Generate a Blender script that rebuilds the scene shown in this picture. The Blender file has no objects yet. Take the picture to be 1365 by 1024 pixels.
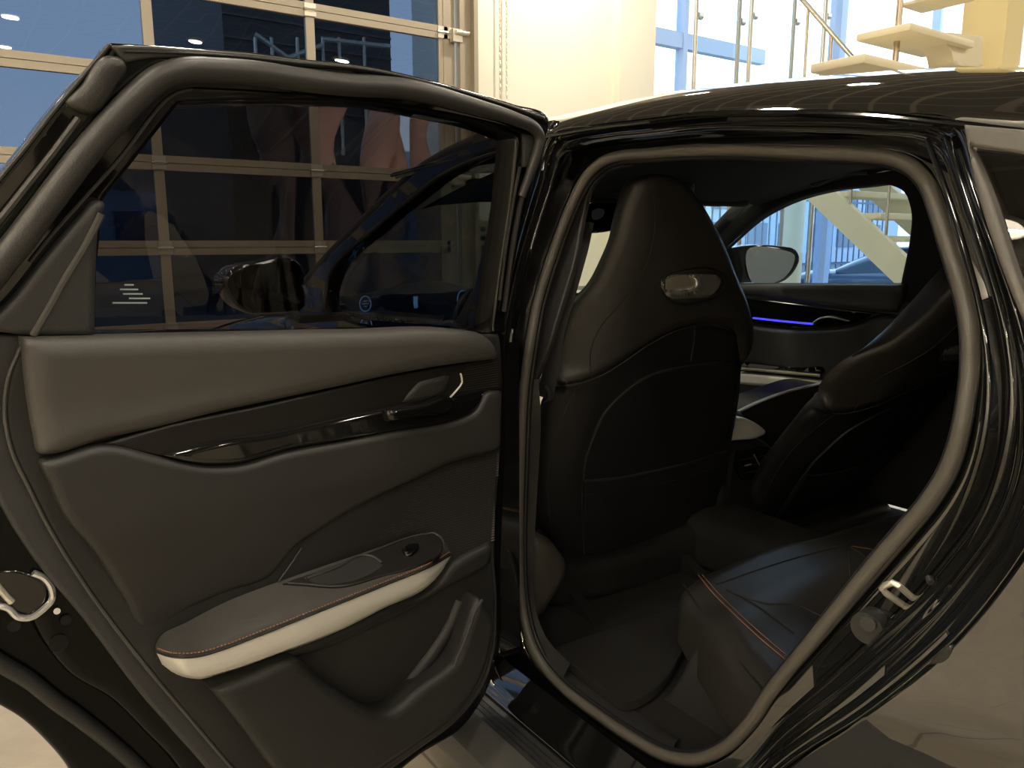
import bpy, bmesh, math, random
import numpy as np
from mathutils import Vector, Matrix
from mathutils.geometry import delaunay_2d_cdt
random.seed(7)
C = bpy.context.scene.collection
PI = math.pi
# ------------------------------------------------------------------ camera
CAM = np.array([-0.841, -1.182, 1.20]); F = 1050.0; CX, CY = 682.5, 512.0
YAW = math.radians(35.0); PITCH = math.radians(10.4)     # yaw to the right of car-forward (+Y), pitch down
cd = bpy.data.cameras.new('camera'); cam = bpy.data.objects.new('camera', cd); C.objects.link(cam)
cam.location = CAM; cam.rotation_euler = (PI/2-PITCH, 0, -YAW)
cd.sensor_width = 36; cd.lens = 36*F/1365; cd.clip_start = 0.02; cd.clip_end = 200
bpy.context.scene.camera = cam
# ------------------------------------------------------------------ world, exposure
W = bpy.data.worlds.new('world'); bpy.context.scene.world = W; W.use_nodes = True
wn = W.node_tree; bgn = wn.nodes['Background']
tc = wn.nodes.new('ShaderNodeTexCoord'); sp = wn.nodes.new('ShaderNodeSeparateXYZ'); rmp = wn.nodes.new('ShaderNodeValToRGB')
wn.links.new(tc.outputs['Generated'], sp.inputs[0]); wn.links.new(sp.outputs['Z'], rmp.inputs[0]); wn.links.new(rmp.outputs[0], bgn.inputs[0])
rmp.color_ramp.elements[0].color = (0.86, 0.94, 1.0, 1); rmp.color_ramp.elements[0].position = 0.0
rmp.color_ramp.elements[1].color = (0.66, 0.84, 1.0, 1); rmp.color_ramp.elements[1].position = 0.6
bgn.inputs[1].default_value = 2.7
vs = bpy.context.scene.view_settings
vs.view_transform = 'Standard'; vs.look = 'None'; vs.gamma = 1.0; vs.use_curve_mapping = False; vs.exposure = 0.12
# ------------------------------------------------------------------ big area light: none hidden; room lamps are built with their fixtures (ceiling_light)
LAMP_W = 34.0; LAMP_COL = (1.0, 0.89, 0.73)
CEIL = 4.6

# ------------------------------------------------------------------ materials
def mat(name, col, rough=0.5, metal=0.0, spec=0.5, coat=0.0, emit=None, es=0.0, bump=0.0, bscale=200.0, var=0.0, vscale=4.0, ior=1.5, btype='noise'):
    m = bpy.data.materials.new(name); m.use_nodes = True
    nt = m.node_tree; b = nt.nodes['Principled BSDF']
    b.inputs['Base Color'].default_value = (*col, 1); b.inputs['Roughness'].default_value = rough
    b.inputs['Metallic'].default_value = metal; b.inputs['Specular IOR Level'].default_value = spec
    b.inputs['Coat Weight'].default_value = coat; b.inputs['Coat Roughness'].default_value = 0.02; b.inputs['IOR'].default_value = ior
    if emit: b.inputs['Emission Color'].default_value = (*emit, 1); b.inputs['Emission Strength'].default_value = es
    t = nt.nodes.new('ShaderNodeTexCoord')
    if bump:
        if btype == 'noise':
            n = nt.nodes.new('ShaderNodeTexNoise'); n.inputs['Scale'].default_value = bscale; n.inputs['Detail'].default_value = 3; out = n.outputs[0]
        else:
            n = nt.nodes.new('ShaderNodeTexVoronoi'); n.inputs['Scale'].default_value = bscale; out = n.outputs[0]
        nt.links.new(t.outputs['Object'], n.inputs['Vector'])
        bn = nt.nodes.new('ShaderNodeBump'); bn.inputs['Strength'].default_value = bump; bn.inputs['Distance'].default_value = 0.002
        nt.links.new(out, bn.inputs['Height']); nt.links.new(bn.outputs[0], b.inputs['Normal'])
    if var:
        n = nt.nodes.new('ShaderNodeTexNoise'); n.inputs['Scale'].default_value = vscale; n.inputs['Detail'].default_value = 4
        nt.links.new(t.outputs['Object'], n.inputs['Vector'])
        r = nt.nodes.new('ShaderNodeValToRGB')
        r.color_ramp.elements[0].color = (*[c*(1-var) for c in col], 1); r.color_ramp.elements[0].position = .3
        r.color_ramp.elements[1].color = (*[min(1, c*(1+var)) for c in col], 1); r.color_ramp.elements[1].position = .7
        nt.links.new(n.outputs[0], r.inputs[0]); nt.links.new(r.outputs[0], b.inputs['Base Color'])
    return m
def glass(name, tint, ior=1.45, rough=0.0, gl=1.0):
    m = bpy.data.materials.new(name); m.use_nodes = True; nt = m.node_tree
    nt.nodes.remove(nt.nodes['Principled BSDF']); out = nt.nodes['Material Output']
    a = nt.nodes.new('ShaderNodeBsdfTransparent'); a.inputs[0].default_value = (*tint, 1)
    g = nt.nodes.new('ShaderNodeBsdfGlossy'); g.inputs[0].default_value = (gl, gl, gl, 1); g.inputs['Roughness'].default_value = rough
    f = nt.nodes.new('ShaderNodeFresnel'); ge = nt.nodes.new('ShaderNodeNewGeometry'); mr = nt.nodes.new('ShaderNodeMapRange')
    mr.inputs['To Min'].default_value = ior; mr.inputs['To Max'].default_value = 1/ior     # a pane mirrors alike from both sides
    nt.links.new(ge.outputs['Backfacing'], mr.inputs['Value']); nt.links.new(mr.outputs[0], f.inputs[0])
    x = nt.nodes.new('ShaderNodeMixShader')
    nt.links.new(f.outputs[0], x.inputs[0]); nt.links.new(a.outputs[0], x.inputs[1]); nt.links.new(g.outputs[0], x.inputs[2]); nt.links.new(x.outputs[0], out.inputs[0])
    return m
M = {}
M['paint'] = mat('black gloss paint', (.005, .005, .005), .035, spec=.6, coat=1.0, ior=1.95)
M['jamb'] = mat('black jamb paint', (.006, .006, .006), .05, spec=.6, coat=1.0, ior=1.9)
M['inlay'] = mat('dark satin inlay', (.010, .009, .008), .35, spec=.4)
M['seal'] = mat('opening seal rubber', (.085, .077, .066), .45, spec=.5, bump=.15, bscale=500)
M['rubber'] = mat('door seal rubber', (.036, .0345, .033), .36, spec=.5, bump=.15, bscale=500)
M['rubber_dk'] = mat('dark rubber', (.016, .016, .016), .45)
M['leather'] = mat('door leather', (.058, .055, .051), .5, bump=.25, bscale=600)
M['leather2'] = mat('dark door leather', (.0195, .0187, .0178), .48, bump=.25, bscale=600)
M['seat'] = mat('black seat leather', (.030, .028, .026), .38, bump=.22, bscale=500)
M['seat_back'] = mat('seat back vinyl', (.010, .010, .011), .5, bump=.2, bscale=500)
M['plastic'] = mat('dark plastic', (.012, .012, .0117), .5, bump=.3, bscale=900)
M['plastic2'] = mat('grey dark plastic', (.028, .028, .029), .45, bump=.3, bscale=900)
M['gloss'] = mat('piano black', (.004, .004, .004), .06, coat=.5)
M['silver'] = mat('satin silver trim', (.74, .73, .69), .38, metal=.25)
M['chrome'] = mat('chrome', (.80, .80, .80), .16, metal=.85)
M['steel'] = mat('zinc steel', (.72, .68, .58), .3, metal=.7)
M['shell'] = mat('door shell paint', (.004, .004, .004), .15, spec=.3, ior=1.35)
M['stitch'] = mat('orange stitching', (.26, .115, .06), .7)
M['stitch_gr'] = mat('grey seam thread', (.035, .034, .032), .6)
M['carpet'] = mat('dark carpet', (.007, .0063, .0056), .95, bump=.8, bscale=700)
M['headliner'] = mat('black headliner', (.013, .013, .0125), .9, bump=.3, bscale=500)
M['belt'] = mat('seat belt webbing', (.02, .02, .022), .6)
M['tint'] = glass('privacy glass', (.135, .13, .135), 1.45)
M['tint_lt'] = glass('lightly tinted glass', (.62, .72, .74), 1.2)
M['tint_far'] = glass('lightly tinted right glass', (.52, .66, .80), 1.45)
M['screen_gl'] = glass('windscreen glass', (.80, .86, .82), 1.3)
M['facade_gl'] = glass('facade glass', (.93, .97, 1.0), 1.2)
M['garage_gl'] = glass('acrylic door pane', (.25, .295, .36), 1.5)
nt_ = M['garage_gl'].node_tree; tn = nt_.nodes.new('ShaderNodeTexNoise'); tn.inputs['Scale'].default_value = 2.2; tn.inputs['Detail'].default_value = .5
to_ = nt_.nodes.new('ShaderNodeTexCoord'); bu_ = nt_.nodes.new('ShaderNodeBump'); bu_.inputs['Strength'].default_value = .5; bu_.inputs['Distance'].default_value = .012
nt_.links.new(to_.outputs['Object'], tn.inputs['Vector']); nt_.links.new(tn.outputs[0], bu_.inputs['Height']); nt_.links.new(bu_.outputs[0], nt_.nodes['Glossy BSDF'].inputs['Normal'])
M['pane_clear'] = glass('clearer door pane', (.66, .70, .76), 1.5)  # tint lightened so the added copper pillars show through
M['rail_gl'] = glass('railing glass', (.93, .985, 1.0), 1.3)
M['wall'] = mat('white wall paint', (.80, .77, .66), .8, bump=.1, bscale=60)
M['wall2'] = mat('off white wall', (.62, .60, .55), .8)
M['alu'] = mat('anodised aluminium', (.40, .35, .27), .42, metal=.4)
M['floor'] = None
M['cream'] = mat('cream stair paint', (.78, .70, .50), .6)
M['brass'] = mat('brushed steel post', (.55, .45, .33), .3, metal=.9)
M['bluecol'] = mat('blue grey frame', (.42, .52, .72), .5)
M['mirror'] = mat('mirror glass', (.85, .87, .86), .01, metal=1)
M['lamp'] = mat('lamp diffuser', (1, 1, 1), .5, emit=(1.0, .86, .66), es=14)
M['blue_led'] = mat('blue led strip', (.02, .02, .4), .4, emit=(.06, .05, 1.0), es=1.3)
M['icon'] = mat('screen icon', (.1, .3, .6), .4, emit=(.25, .55, 1.0), es=.9)
M['screen'] = mat('display screen', (.004, .005, .008), .08, coat=.5, emit=(.02, .03, .06), es=.3)
M['mark'] = mat('etched glass mark', (.35, .42, .42), .7)

# ------------------------------------------------------------------ object helpers
WL = {}
def root(name, label, cat, loc, group=None):
    o = bpy.data.objects.new(name, None); C.objects.link(o); o.location = loc; o['label'] = label; o['category'] = cat
    o.empty_display_size = .1
    if group: o['group'] = group
    WL[o.name] = np.array(loc, float); return o
def mk(name, verts, faces, m, parent=None, smooth=True, ang=40, label=None, mats=None, fm=None):
    v = np.array(verts, float)
    base = WL[parent.name] if parent is not None else np.zeros(3)
    c = (v.min(0)+v.max(0))/2
    if parent is None: c[2] = v[:, 2].min()
    me = bpy.data.meshes.new(name)
    me.from_pydata((v-c).tolist(), [], [list(map(int, f)) for f in faces]); me.update()
    bm = bmesh.new(); bm.from_mesh(me); bmesh.ops.remove_doubles(bm, verts=bm.verts, dist=1e-6)
    bmesh.ops.recalc_face_normals(bm, faces=bm.faces); bm.to_mesh(me); bm.free()
    if mats:
        for q in mats: me.materials.append(q)
        for p, k in zip(me.polygons, fm): p.material_index = k
    else: me.materials.append(m)
    if smooth:
        me.polygons.foreach_set('use_smooth', [True]*len(me.polygons)); me.set_sharp_from_angle(angle=math.radians(ang))
    o = bpy.data.objects.new(name, me); C.objects.link(o); o.parent = parent
    o.location = c-base; WL[o.name] = c
    if label: o['label'] = label
    return o
def tag(o, label, cat, group=None, kind=None):
    if label: o['label'] = label
    if cat: o['category'] = cat
    if group: o['group'] = group
    if kind: o['kind'] = kind
    return o
def struct(o, label=None, cat=None):
    o['kind'] = 'structure'
    if label: o['label'] = label
    if cat: o['category'] = cat
    return o
class MB:
    def __init__(s): s.v = []; s.f = []
    def add(s, v, f):
        n = len(s.v); s.v += [tuple(p) for p in v]; s.f += [[i+n for i in q] for q in f]; return s
    def box(s, a, b):
        x0, y0, z0 = a; x1, y1, z1 = b
        return s.add([(x0,y0,z0),(x1,y0,z0),(x1,y1,z0),(x0,y1,z0),(x0,y0,z1),(x1,y0,z1),(x1,y1,z1),(x0,y1,z1)],
                     [(0,3,2,1),(4,5,6,7),(0,1,5,4),(1,2,6,5),(2,3,7,6),(3,0,4,7)])
    def tube(s, P, r, n=12, closed=False, sq=1.0, up=None): v, f = tube(P, r, n, closed, sq, up); return s.add(v, f)
    def build(s, name, m, parent=None, **k): return mk(name, s.v, s.f, m, parent, **k)
def bevbox(a, b, r=.01, seg=3):
    bm = bmesh.new(); bmesh.ops.create_cube(bm, size=1)
    a = Vector(a); b = Vector(b)
    for v in bm.verts: v.co = Vector(((a[i]+b[i])/2+v.co[i]*(b[i]-a[i]) for i in range(3)))
    bmesh.ops.bevel(bm, geom=bm.edges[:], offset=r, segments=seg, affect='EDGES', profile=.5)
    v = [tuple(q.co) for q in bm.verts]; bm.verts.index_update(); f = [[q.index for q in p.verts] for p in bm.faces]; bm.free(); return v, f
def tube(P, r, n=12, closed=False, sq=1.0, up=None):
    P = np.array(P, float); N = len(P); r = np.full(N, r) if np.isscalar(r) else np.array(r, float)
    T = np.roll(P, -1, 0)-np.roll(P, 1, 0)
    if not closed: T[0] = P[1]-P[0]; T[-1] = P[-1]-P[-2]
    T /= np.linalg.norm(T, axis=1)[:, None]+1e-12
    a = np.array(up if up is not None else (0, 0, 1.0))
    if abs(T[0] @ a) > .95: a = np.array((1.0, 0, 0))
    V = []; nrm = a-T[0]*(T[0] @ a); nrm /= np.linalg.norm(nrm)
    for i in range(N):
        if up is not None:
            q = np.array(up, float)-T[i]*(T[i] @ np.array(up, float)); 
            if np.linalg.norm(q) > .05: nrm = q
        nrm = nrm-T[i]*(nrm @ T[i]); nrm /= np.linalg.norm(nrm)+1e-12; b = np.cross(T[i], nrm)
        for k in range(n):
            t = 2*PI*k/n; V.append(P[i]+r[i]*(sq*math.cos(t)*nrm+math.sin(t)*b))
    Fc = []
    for i in range(N if closed else N-1):
        j = (i+1) % N
        for k in range(n): Fc.append((i*n+k, i*n+(k+1) % n, j*n+(k+1) % n, j*n+k))
    if not closed: Fc.append(list(range(n))[::-1]); Fc.append([(N-1)*n+k for k in range(n)])
    return V, Fc
def loft(curves, closed_u=False, closed_v=False):
    n = len(curves[0]); V = [tuple(p) for c in curves for p in c]; Fc = []
    R = len(curves)
    for i in range(R if closed_v else R-1):
        for k in range(n if closed_u else n-1):
            a = i*n+k; b = i*n+(k+1) % n; c = ((i+1) % R)*n+(k+1) % n; d = ((i+1) % R)*n+k; Fc.append((a, b, c, d))
    return V, Fc
# smooth polyline through points; a third value of 1 marks a sharp corner
def smooth(pts, closed=True, step=8, per=6):
    P = [np.array(p[:2], float) if len(p) < 3 or closed is not None else np.array(p) for p in pts]
    S = [len(p) > 2 and p[2] == 1 for p in pts]; n = len(P); out = []
    rng = range(n) if closed else range(n-1)
    for i in rng:
        j = (i+1) % n
        p1, p2 = P[i], P[j]
        if closed: p0 = P[i-1]; p3 = P[(i+2) % n]
        else: p0 = P[max(i-1, 0)]; p3 = P[min(i+2, n-1)]
        if S[i] or (not closed and i == 0): p0 = 2*p1-p2
        if S[j] or (not closed and j == n-1): p3 = 2*p2-p1
        d = np.linalg.norm(p2-p1)
        # centripetal tangents
        e0 = max(np.linalg.norm(p1-p0), 1e-9); e1 = max(d, 1e-9); e2 = max(np.linalg.norm(p3-p2), 1e-9)
        m1 = ((p1-p0)/e0*e1+(p2-p1)/e1*e0)/(e0+e1)*e1; m2 = ((p2-p1)/e1*e2+(p3-p2)/e2*e1)/(e1+e2)*e1
        k = max(2, int(d/step)+1)
        for q in range(k):
            t = q/k; out.append((2*t**3-3*t*t+1)*p1+(t**3-2*t*t+t)*m1+(-2*t**3+3*t*t)*p2+(t**3-t*t)*m2)
    if not closed: out.append(P[-1])
    return np.array(out)
def sm3(pts, n):          # smooth + resample an open 3-D polyline to n points
    P = np.array(pts, float); L = np.r_[0, np.cumsum(np.linalg.norm(np.diff(P, axis=0), axis=1))]
    t = np.linspace(0, L[-1], n); return np.stack([np.interp(t, L, P[:, k]) for k in range(P.shape[1])], 1)
def resamp(P, n, closed=False):
    P = np.array(P, float)
    if closed: P = np.vstack([P, P[:1]])
    L = np.r_[0, np.cumsum(np.linalg.norm(np.diff(P, axis=0), axis=1))]
    t = np.linspace(0, L[-1], n+1)[:-1] if closed else np.linspace(0, L[-1], n)
    return np.stack([np.interp(t, L, P[:, k]) for k in range(P.shape[1])], 1)
# ------------------------------------------------------------------ measuring frames: a view ray met with a surface of the car
def ray(px, py):
    a = (px-CX)/F; s = (py-CY)/F; cp, spn = math.cos(PITCH), math.sin(PITCH)
    fw = cp-s*spn; z = -spn-s*cp
    v = np.array([math.sin(YAW), math.cos(YAW)]); r = np.array([math.cos(YAW), -math.sin(YAW)])
    h = v*fw+r*a; return np.array([h[0], h[1], z])
class Frame:
    def __init__(s, O, d, lean=lambda z: 0.0, flip=1):
        s.O = np.array(O, float); s.d = np.array(d, float)/np.linalg.norm(d); s.n = flip*np.array(s.nn(s.d)); s.lean = lean
    def nn(s, d): return (d[1], -d[0])
    def at(s, px, py, w=0):
        D = ray(px, py); z = 1.0
        for _ in range(14):
            k = ((s.O+s.n*(w+s.lean(z))-CAM[:2]) @ s.n)/(D[:2] @ s.n); z = .5*z+.5*(CAM[2]+k*D[2])
        p = CAM[:2]+k*D[:2]; return float((p-s.O) @ s.d), float(CAM[2]+k*D[2])
    def P(s, u, z, w=0):
        q = s.O+s.d*u+s.n*(w+s.lean(z)); return np.array([q[0], q[1], z])
    def uz(s, pts, w=0, closed=True, step=8):
        return np.array([s.at(x, y, w) for x, y in smooth(pts, closed, step)])
    def line(s, pts, w=0, n=None, step=8, closed=False):
        q = np.array([s.P(*s.at(x, y, w), w) for x, y in smooth(pts, closed, step)])
        return q if n is None else resamp(q, n, closed)
class Flat:              # horizontal surface z = h
    def __init__(s, h): s.h = h
    def at(s, px, py, w=0):
        D = ray(px, py); k = (s.h+w-CAM[2])/D[2]; p = CAM+k*D; return float(p[0]), float(p[1])
    def P(s, u, v, w=0): return np.array([u, v, s.h+w])
    uz = Frame.uz; line = Frame.line
def inside(pt, poly):
    x, y = pt[:, 0][:, None], pt[:, 1][:, None]; a = poly; b = np.roll(poly, -1, 0)
    c = ((a[:, 1] > y) != (b[:, 1] > y)) & (x < (b[:, 0]-a[:, 0])*(y-a[:, 1])/(b[:, 1]-a[:, 1]+1e-15)+a[:, 0])
    return c.sum(1) % 2 == 1
def dist(pt, poly):
    a = poly; b = np.roll(poly, -1, 0); ab = b-a; out = np.full(len(pt), 1e9)
    for i in range(0, len(pt), 2000):
        q = pt[i:i+2000][:, None]-a; t = np.clip((q*ab).sum(2)/((ab*ab).sum(1)+1e-15), 0, 1)
        out[i:i+2000] = np.sqrt(((q-t[..., None]*ab)**2).sum(2)).min(1)
    return out
def panel(name, fr, outer, w0, w1, m, parent, edge=.006, res=.03, holes=(), bump=None, back=False, dome=None, label=None, ang=50, taper=None):
    """solid shape: outline outer (frame coordinates), from w0 to w1, edges rounded by edge, holes cut through"""
    loops = [np.array(outer)]+[np.array(h) for h in holes]
    for i, l in enumerate(loops):
        A = (l[:, 0]*np.roll(l[:, 1], -1)-np.roll(l[:, 0], -1)*l[:, 1]).sum()
        if (A < 0) != (i > 0): loops[i] = l[::-1]
    loops = [l[np.linalg.norm(l-np.roll(l, 1, 0), axis=1) > 1e-5] for l in loops]
    B = np.vstack(loops); edges = []; k = 0
    for l in loops:
        edges += [(k+i, k+(i+1) % len(l)) for i in range(len(l))]; k += len(l)
    nb = len(B); ins = []
    def D_(q): return np.min([dist(q, l) for l in loops], axis=0)
    def IN(q):
        r = inside(q, loops[0])
        for l in loops[1:]: r &= ~inside(q, l)
        return r
    for fr_ in ((.12, .4, 1.0, 1.22) if edge > .0015 else ()):
        for l in loops:
            t = np.roll(l, -1, 0)-np.roll(l, 1, 0); t /= np.linalg.norm(t, axis=1)[:, None]+1e-12
            q = l+np.stack([-t[:, 1], t[:, 0]], 1)*edge*fr_
            q = q[IN(q) & (D_(q) > edge*fr_*.93)]; ins.append(q)
    lo = B.min(0); hi = B.max(0)
    gx = np.arange(lo[0]+res*.37, hi[0], res); gy = np.arange(lo[1]+res*.41, hi[1], res)
    if len(gx) and len(gy):
        g = np.stack(np.meshgrid(gx, gy), -1).reshape(-1, 2); g = g[IN(g)]
        if len(g): g = g[D_(g) > max(edge*1.45, res*.3)]; ins.append(g)
    A = np.vstack([B]+ins) if ins else B
    vv, ee, ff, *_ = delaunay_2d_cdt([Vector(p) for p in A], edges, [], 0, 1e-7)
    V = np.array([tuple(p) for p in vv]); Fc = np.array([list(f) for f in ff])
    cen = V[Fc].mean(1); Fc = Fc[IN(cen)]
    used = np.unique(Fc); mp = -np.ones(len(V), int); mp[used] = range(len(used)); V = V[used]; Fc = mp[Fc]
    d = D_(V); onb = d < 1e-6
    e = np.clip(d/max(edge, 1e-9), 0, 1) if edge > .0015 else np.ones(len(V))
    w = w1-edge*(1-np.sqrt(np.clip(1-(1-e)**2, 0, 1))) if edge > .0015 else np.full(len(V), float(w1))
    if dome: w = w+dome[0]*(1-np.exp(-d/dome[1]))
    if bump is not None: w = w+np.array([bump(u, z) for u, z in V])
    top = [fr.P(u, z, q) for (u, z), q in zip(V, w)]; n = len(V)
    # boundary edges
    cnt = {}
    for f in Fc:
        for i in range(3):
            a, b = int(f[i]), int(f[(i+1) % 3]); cnt[(a, b)] = 1
    bd = [(a, b) for (a, b) in cnt if (b, a) not in cnt]
    bv = sorted({a for e_ in bd for a in e_}); bi = {a: n+i for i, a in enumerate(bv)}
    bot = [fr.P(V[a][0] if not taper else taper[0]+(V[a][0]-taper[0])*taper[1], V[a][1], w0) for a in bv]
    faces = [list(f) for f in Fc]+[(b, a, bi[a], bi[b]) for a, b in bd]; verts = top+bot
    if back:
        k = len(verts); verts = verts+[fr.P(u, z, w0) for u, z in V]
        faces += [[k+int(i) for i in f[::-1]] for f in Fc]
    return mk(name, verts, faces, m, parent, ang=ang, label=label)
def seam(name, fr, pts, w, r, m, parent, n=6, **k):
    return mk(name, *tube(fr.line(pts, w, **k), r, n), m, parent)
def copy_tree(o, parent=None, off=None):
    c = o.copy(); C.objects.link(c); c.parent = parent; WL[c.name] = WL.get(o.name, np.zeros(3))
    if off is not None: c.location = Vector(c.location)+Vector(off)
    for ch in list(o.children): copy_tree(ch, c)
    return c

# ================================================================== THE HALL
YG = 4.82                                   # wall with the sectional door, square to the car
GW = Frame((0, YG), (1, 0))                 # its surface: u = x
def brick_floor():
    m = bpy.data.materials.new('stone floor tiles'); m.use_nodes = True; nt = m.node_tree; b = nt.nodes['Principled BSDF']
    t = nt.nodes.new('ShaderNodeTexCoord'); k = nt.nodes.new('ShaderNodeTexBrick'); k.offset = 0
    k.inputs['Scale'].default_value = 1.0; k.inputs['Brick Width'].default_value = .6; k.inputs['Row Height'].default_value = .6
    k.inputs['Mortar Size'].default_value = .004; k.inputs['Color1'].default_value = (.46, .40, .31, 1); k.inputs['Color2'].default_value = (.42, .37, .285, 1)
    k.inputs['Mortar'].default_value = (.2, .17, .13, 1)
    nt.links.new(t.outputs['Object'], k.inputs['Vector'])
    n = nt.nodes.new('ShaderNodeTexNoise'); n.inputs['Scale'].default_value = 14; n.inputs['Detail'].default_value = 6; nt.links.new(t.outputs['Object'], n.inputs['Vector'])
    x = nt.nodes.new('ShaderNodeMixRGB'); x.blend_type = 'MULTIPLY'; x.inputs[0].default_value = .35
    nt.links.new(k.outputs[0], x.inputs[1]); nt.links.new(n.outputs[0], x.inputs[2]); nt.links.new(x.outputs[0], b.inputs['Base Color'])
    b.inputs['Roughness'].default_value = .3; return m
M['floor'] = brick_floor()
def grid_mat():
    m = bpy.data.materials.new('dark grid ceiling'); m.use_nodes = True; nt = m.node_tree; b = nt.nodes['Principled BSDF']
    t = nt.nodes.new('ShaderNodeTexCoord'); k = nt.nodes.new('ShaderNodeTexBrick'); k.offset = 0
    k.inputs['Scale'].default_value = 1.0; k.inputs['Brick Width'].default_value = .6; k.inputs['Row Height'].default_value = .3
    k.inputs['Mortar Size'].default_value = .02; k.inputs['Color1'].default_value = (.13, .115, .10, 1); k.inputs['Color2'].default_value = (.11, .10, .088, 1)
    k.inputs['Mortar'].default_value = (.34, .30, .25, 1)
    nt.links.new(t.outputs['Object'], k.inputs['Vector']); nt.links.new(k.outputs[0], b.inputs['Base Color']); b.inputs['Roughness'].default_value = .8
    return m
M['ceil'] = grid_mat()
XL, XR, YB, YF = -5.2, 12.3, -8.0, 9.2
struct(MB().box((XL, YB, -.1), (XR, YF, 0)).build('floor', M['floor'], smooth=False))
struct(MB().box((XL, YB, CEIL), (XR, 2.6, CEIL+.15)).box((XL, 2.6, CEIL), (5.3, YG+.3, CEIL+.15)).build('ceiling', M['ceil'], smooth=False))
HI = 9.0
struct(MB().box((5.2, 2.55, CEIL), (XR, 2.7, HI)).box((5.2, 2.6, HI), (XR+.2, YF+.2, HI+.1)).build('wall_upper', M['wall'], smooth=False))
struct(MB().box((XL-.2, YB, 0), (XL, YG, CEIL)).build('wall_left', M['wall'], smooth=False))
struct(MB().box((XL, YB-.2, 0), (XR, YB, CEIL)).build('wall_back', mat('dark grey wall', (.20, .19, .175), .7), smooth=False))
# wall in front: door opening from x -7 to xd, white wall to the corner
xd = 2.80; xw = GW.at(866, 60)[0]
struct(MB().box((xd, YG, 0), (xw-.45, YG+.3, CEIL)).box((XL, YG, 3.95), (xd, YG+.3, CEIL)).build('wall_front', M['wall'], smooth=False),
       'white painted wall beside the sectional door')
cx0 = GW.at(822, 60)[0]
struct(MB().box((xw-.46, YG-.08, 0), (xw, YG+.45, CEIL)).build('trim_1', M['wall'], smooth=False), 'pale square corner pier at the end of the white wall')
struct(MB().box((xw-.3, YG+.45, 0), (xw-.1, YF, CEIL)).build('wall_side', M['wall'], smooth=False))
# sectional door: rails, stiles, panes, hinges
def z_at(px, py): return GW.at(px, py)[1]
rz = [z_at(300, 330), z_at(300, 222)]; pitch_ = rz[1]-rz[0]
rails = [rz[0]+pitch_*k for k in range(-2, 6)]
mul = [GW.at(x, y)[0] for x, y in ((210, 222), (419, 222))]; mp_ = mul[1]-mul[0]
mull = [mul[0]+mp_*k for k in range(-6, 3)]
gd = root('door_1', 'aluminium sectional overhead door with clear panes', None, (XL/2+xd/2, YG, 0)); gd['kind'] = 'structure'; del gd['category']
xe = GW.at(598, 60)[0]                      # right stile
XD0 = mull[0]-.6
for i, z in enumerate(rails):
    m_ = MB(); h = .038
    m_.box((XD0, YG-.045, z-h-.012), (xe+.03, YG, z-.0025)); m_.box((XD0, YG-.045, z+.0025), (xe+.03, YG, z+h+.012)); m_.box((XD0, YG-.03, z-.01), (xe+.03, YG, z+.01))
    m_.build('rail', M['alu'], gd, smooth=False)
for i in range(len(rails)-1):
    z0, z1 = rails[i]+.05, rails[i+1]-.05
    for x in mull: MB().box((x-.033, YG-.04, z0), (x+.033, YG-.002, z1)).build('stile', M['alu'], gd, smooth=False)
    MB().box((xe-.075, YG-.045, z0), (xe+.03, YG, z1)).build('stile', M['alu'], gd, smooth=False)
    xs = mull+[xe]
    for a, b in zip(xs[:-1], xs[1:]):
        if b > -4.5:
            p = MB().box((a+.033, YG-.018, z0), (b-.033 if b != xe else b-.075, YG-.012, z1)).build('pane', M['pane_clear'] if (i == 3 and a > .9) else M['garage_gl'], gd, smooth=False)
for z in rails:
    for x in mull[3:]+[xe-.03]:
        hb = MB().box((x-.045, YG-.055, z-.045), (x+.045, YG-.046, z-.012)).box((x-.045, YG-.055, z+.012), (x+.045, YG-.046, z+.045))
        hb.box((x-.03, YG-.062, z-.014), (x+.03, YG-.05, z+.014)); hb.tube([(x-.05, YG-.062, z), (x+.05, YG-.062, z)], .008, 8)
        hb.build('hinge', M['steel'], gd)
tr = MB().box((xe+.05, YG-.10, 0), (xe+.085, YG-.0, 3.9)).box((xe+.085, YG-.10, 0), (xe+.15, YG-.085, 3.9)).box((xe+.15, YG-.16, 0), (xe+.19, YG-.0, 3.9))
tr.build('guide_track', M['alu'], gd, smooth=False)
for z in rails[3:6]: MB().box((xe-.02, YG-.11, z-.07), (xe+.07, YG-.06, z+.03)).tube([(xe, YG-.12, z), (xe+.12, YG-.12, z)], .02, 10).build('roller_bracket', M['steel'], gd)
# chain hoist of the door
cr = root('chain_hoist', 'thin hanging loop of hoist chain on the white wall beside the door', 'chain', (GW.at(667, 60)[0], YG-.04, .9))
for px in (662, 671):
    x0 = GW.at(px, 60)[0]; m_ = MB(); z = 0.95; k = 0
    while z < 3.9:
        a = (.009, 0) if k % 2 else (0, .009)
        pts = [(x0+a[0]*math.cos(t), YG-.05+a[1]*math.cos(t), z+.02*math.sin(t)) for t in np.linspace(0, 2*PI, 9)[:-1]]
        m_.tube(pts, .0032, 5, True); z += .031; k += 1
    m_.build('chain_strand', M['steel'], cr)
# control box on the wall
cb = root('control_box', 'small grey door control box on the white wall by the track', 'control box', (GW.at(636, 315)[0], YG-.1, z_at(636, 330)))
bx_, bz_ = GW.at(636, 318)
mk('box_body', *bevbox((bx_-.09, YG-.09, bz_-.16), (bx_+.09, YG, bz_+.16), .012), M['alu'], cb)
for k in range(3): MB().tube([(bx_, YG-.09, bz_+.08-.08*k), (bx_, YG-.105, bz_+.08-.08*k)], .022, 16).build('push_button', M['plastic'], cb)

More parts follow.
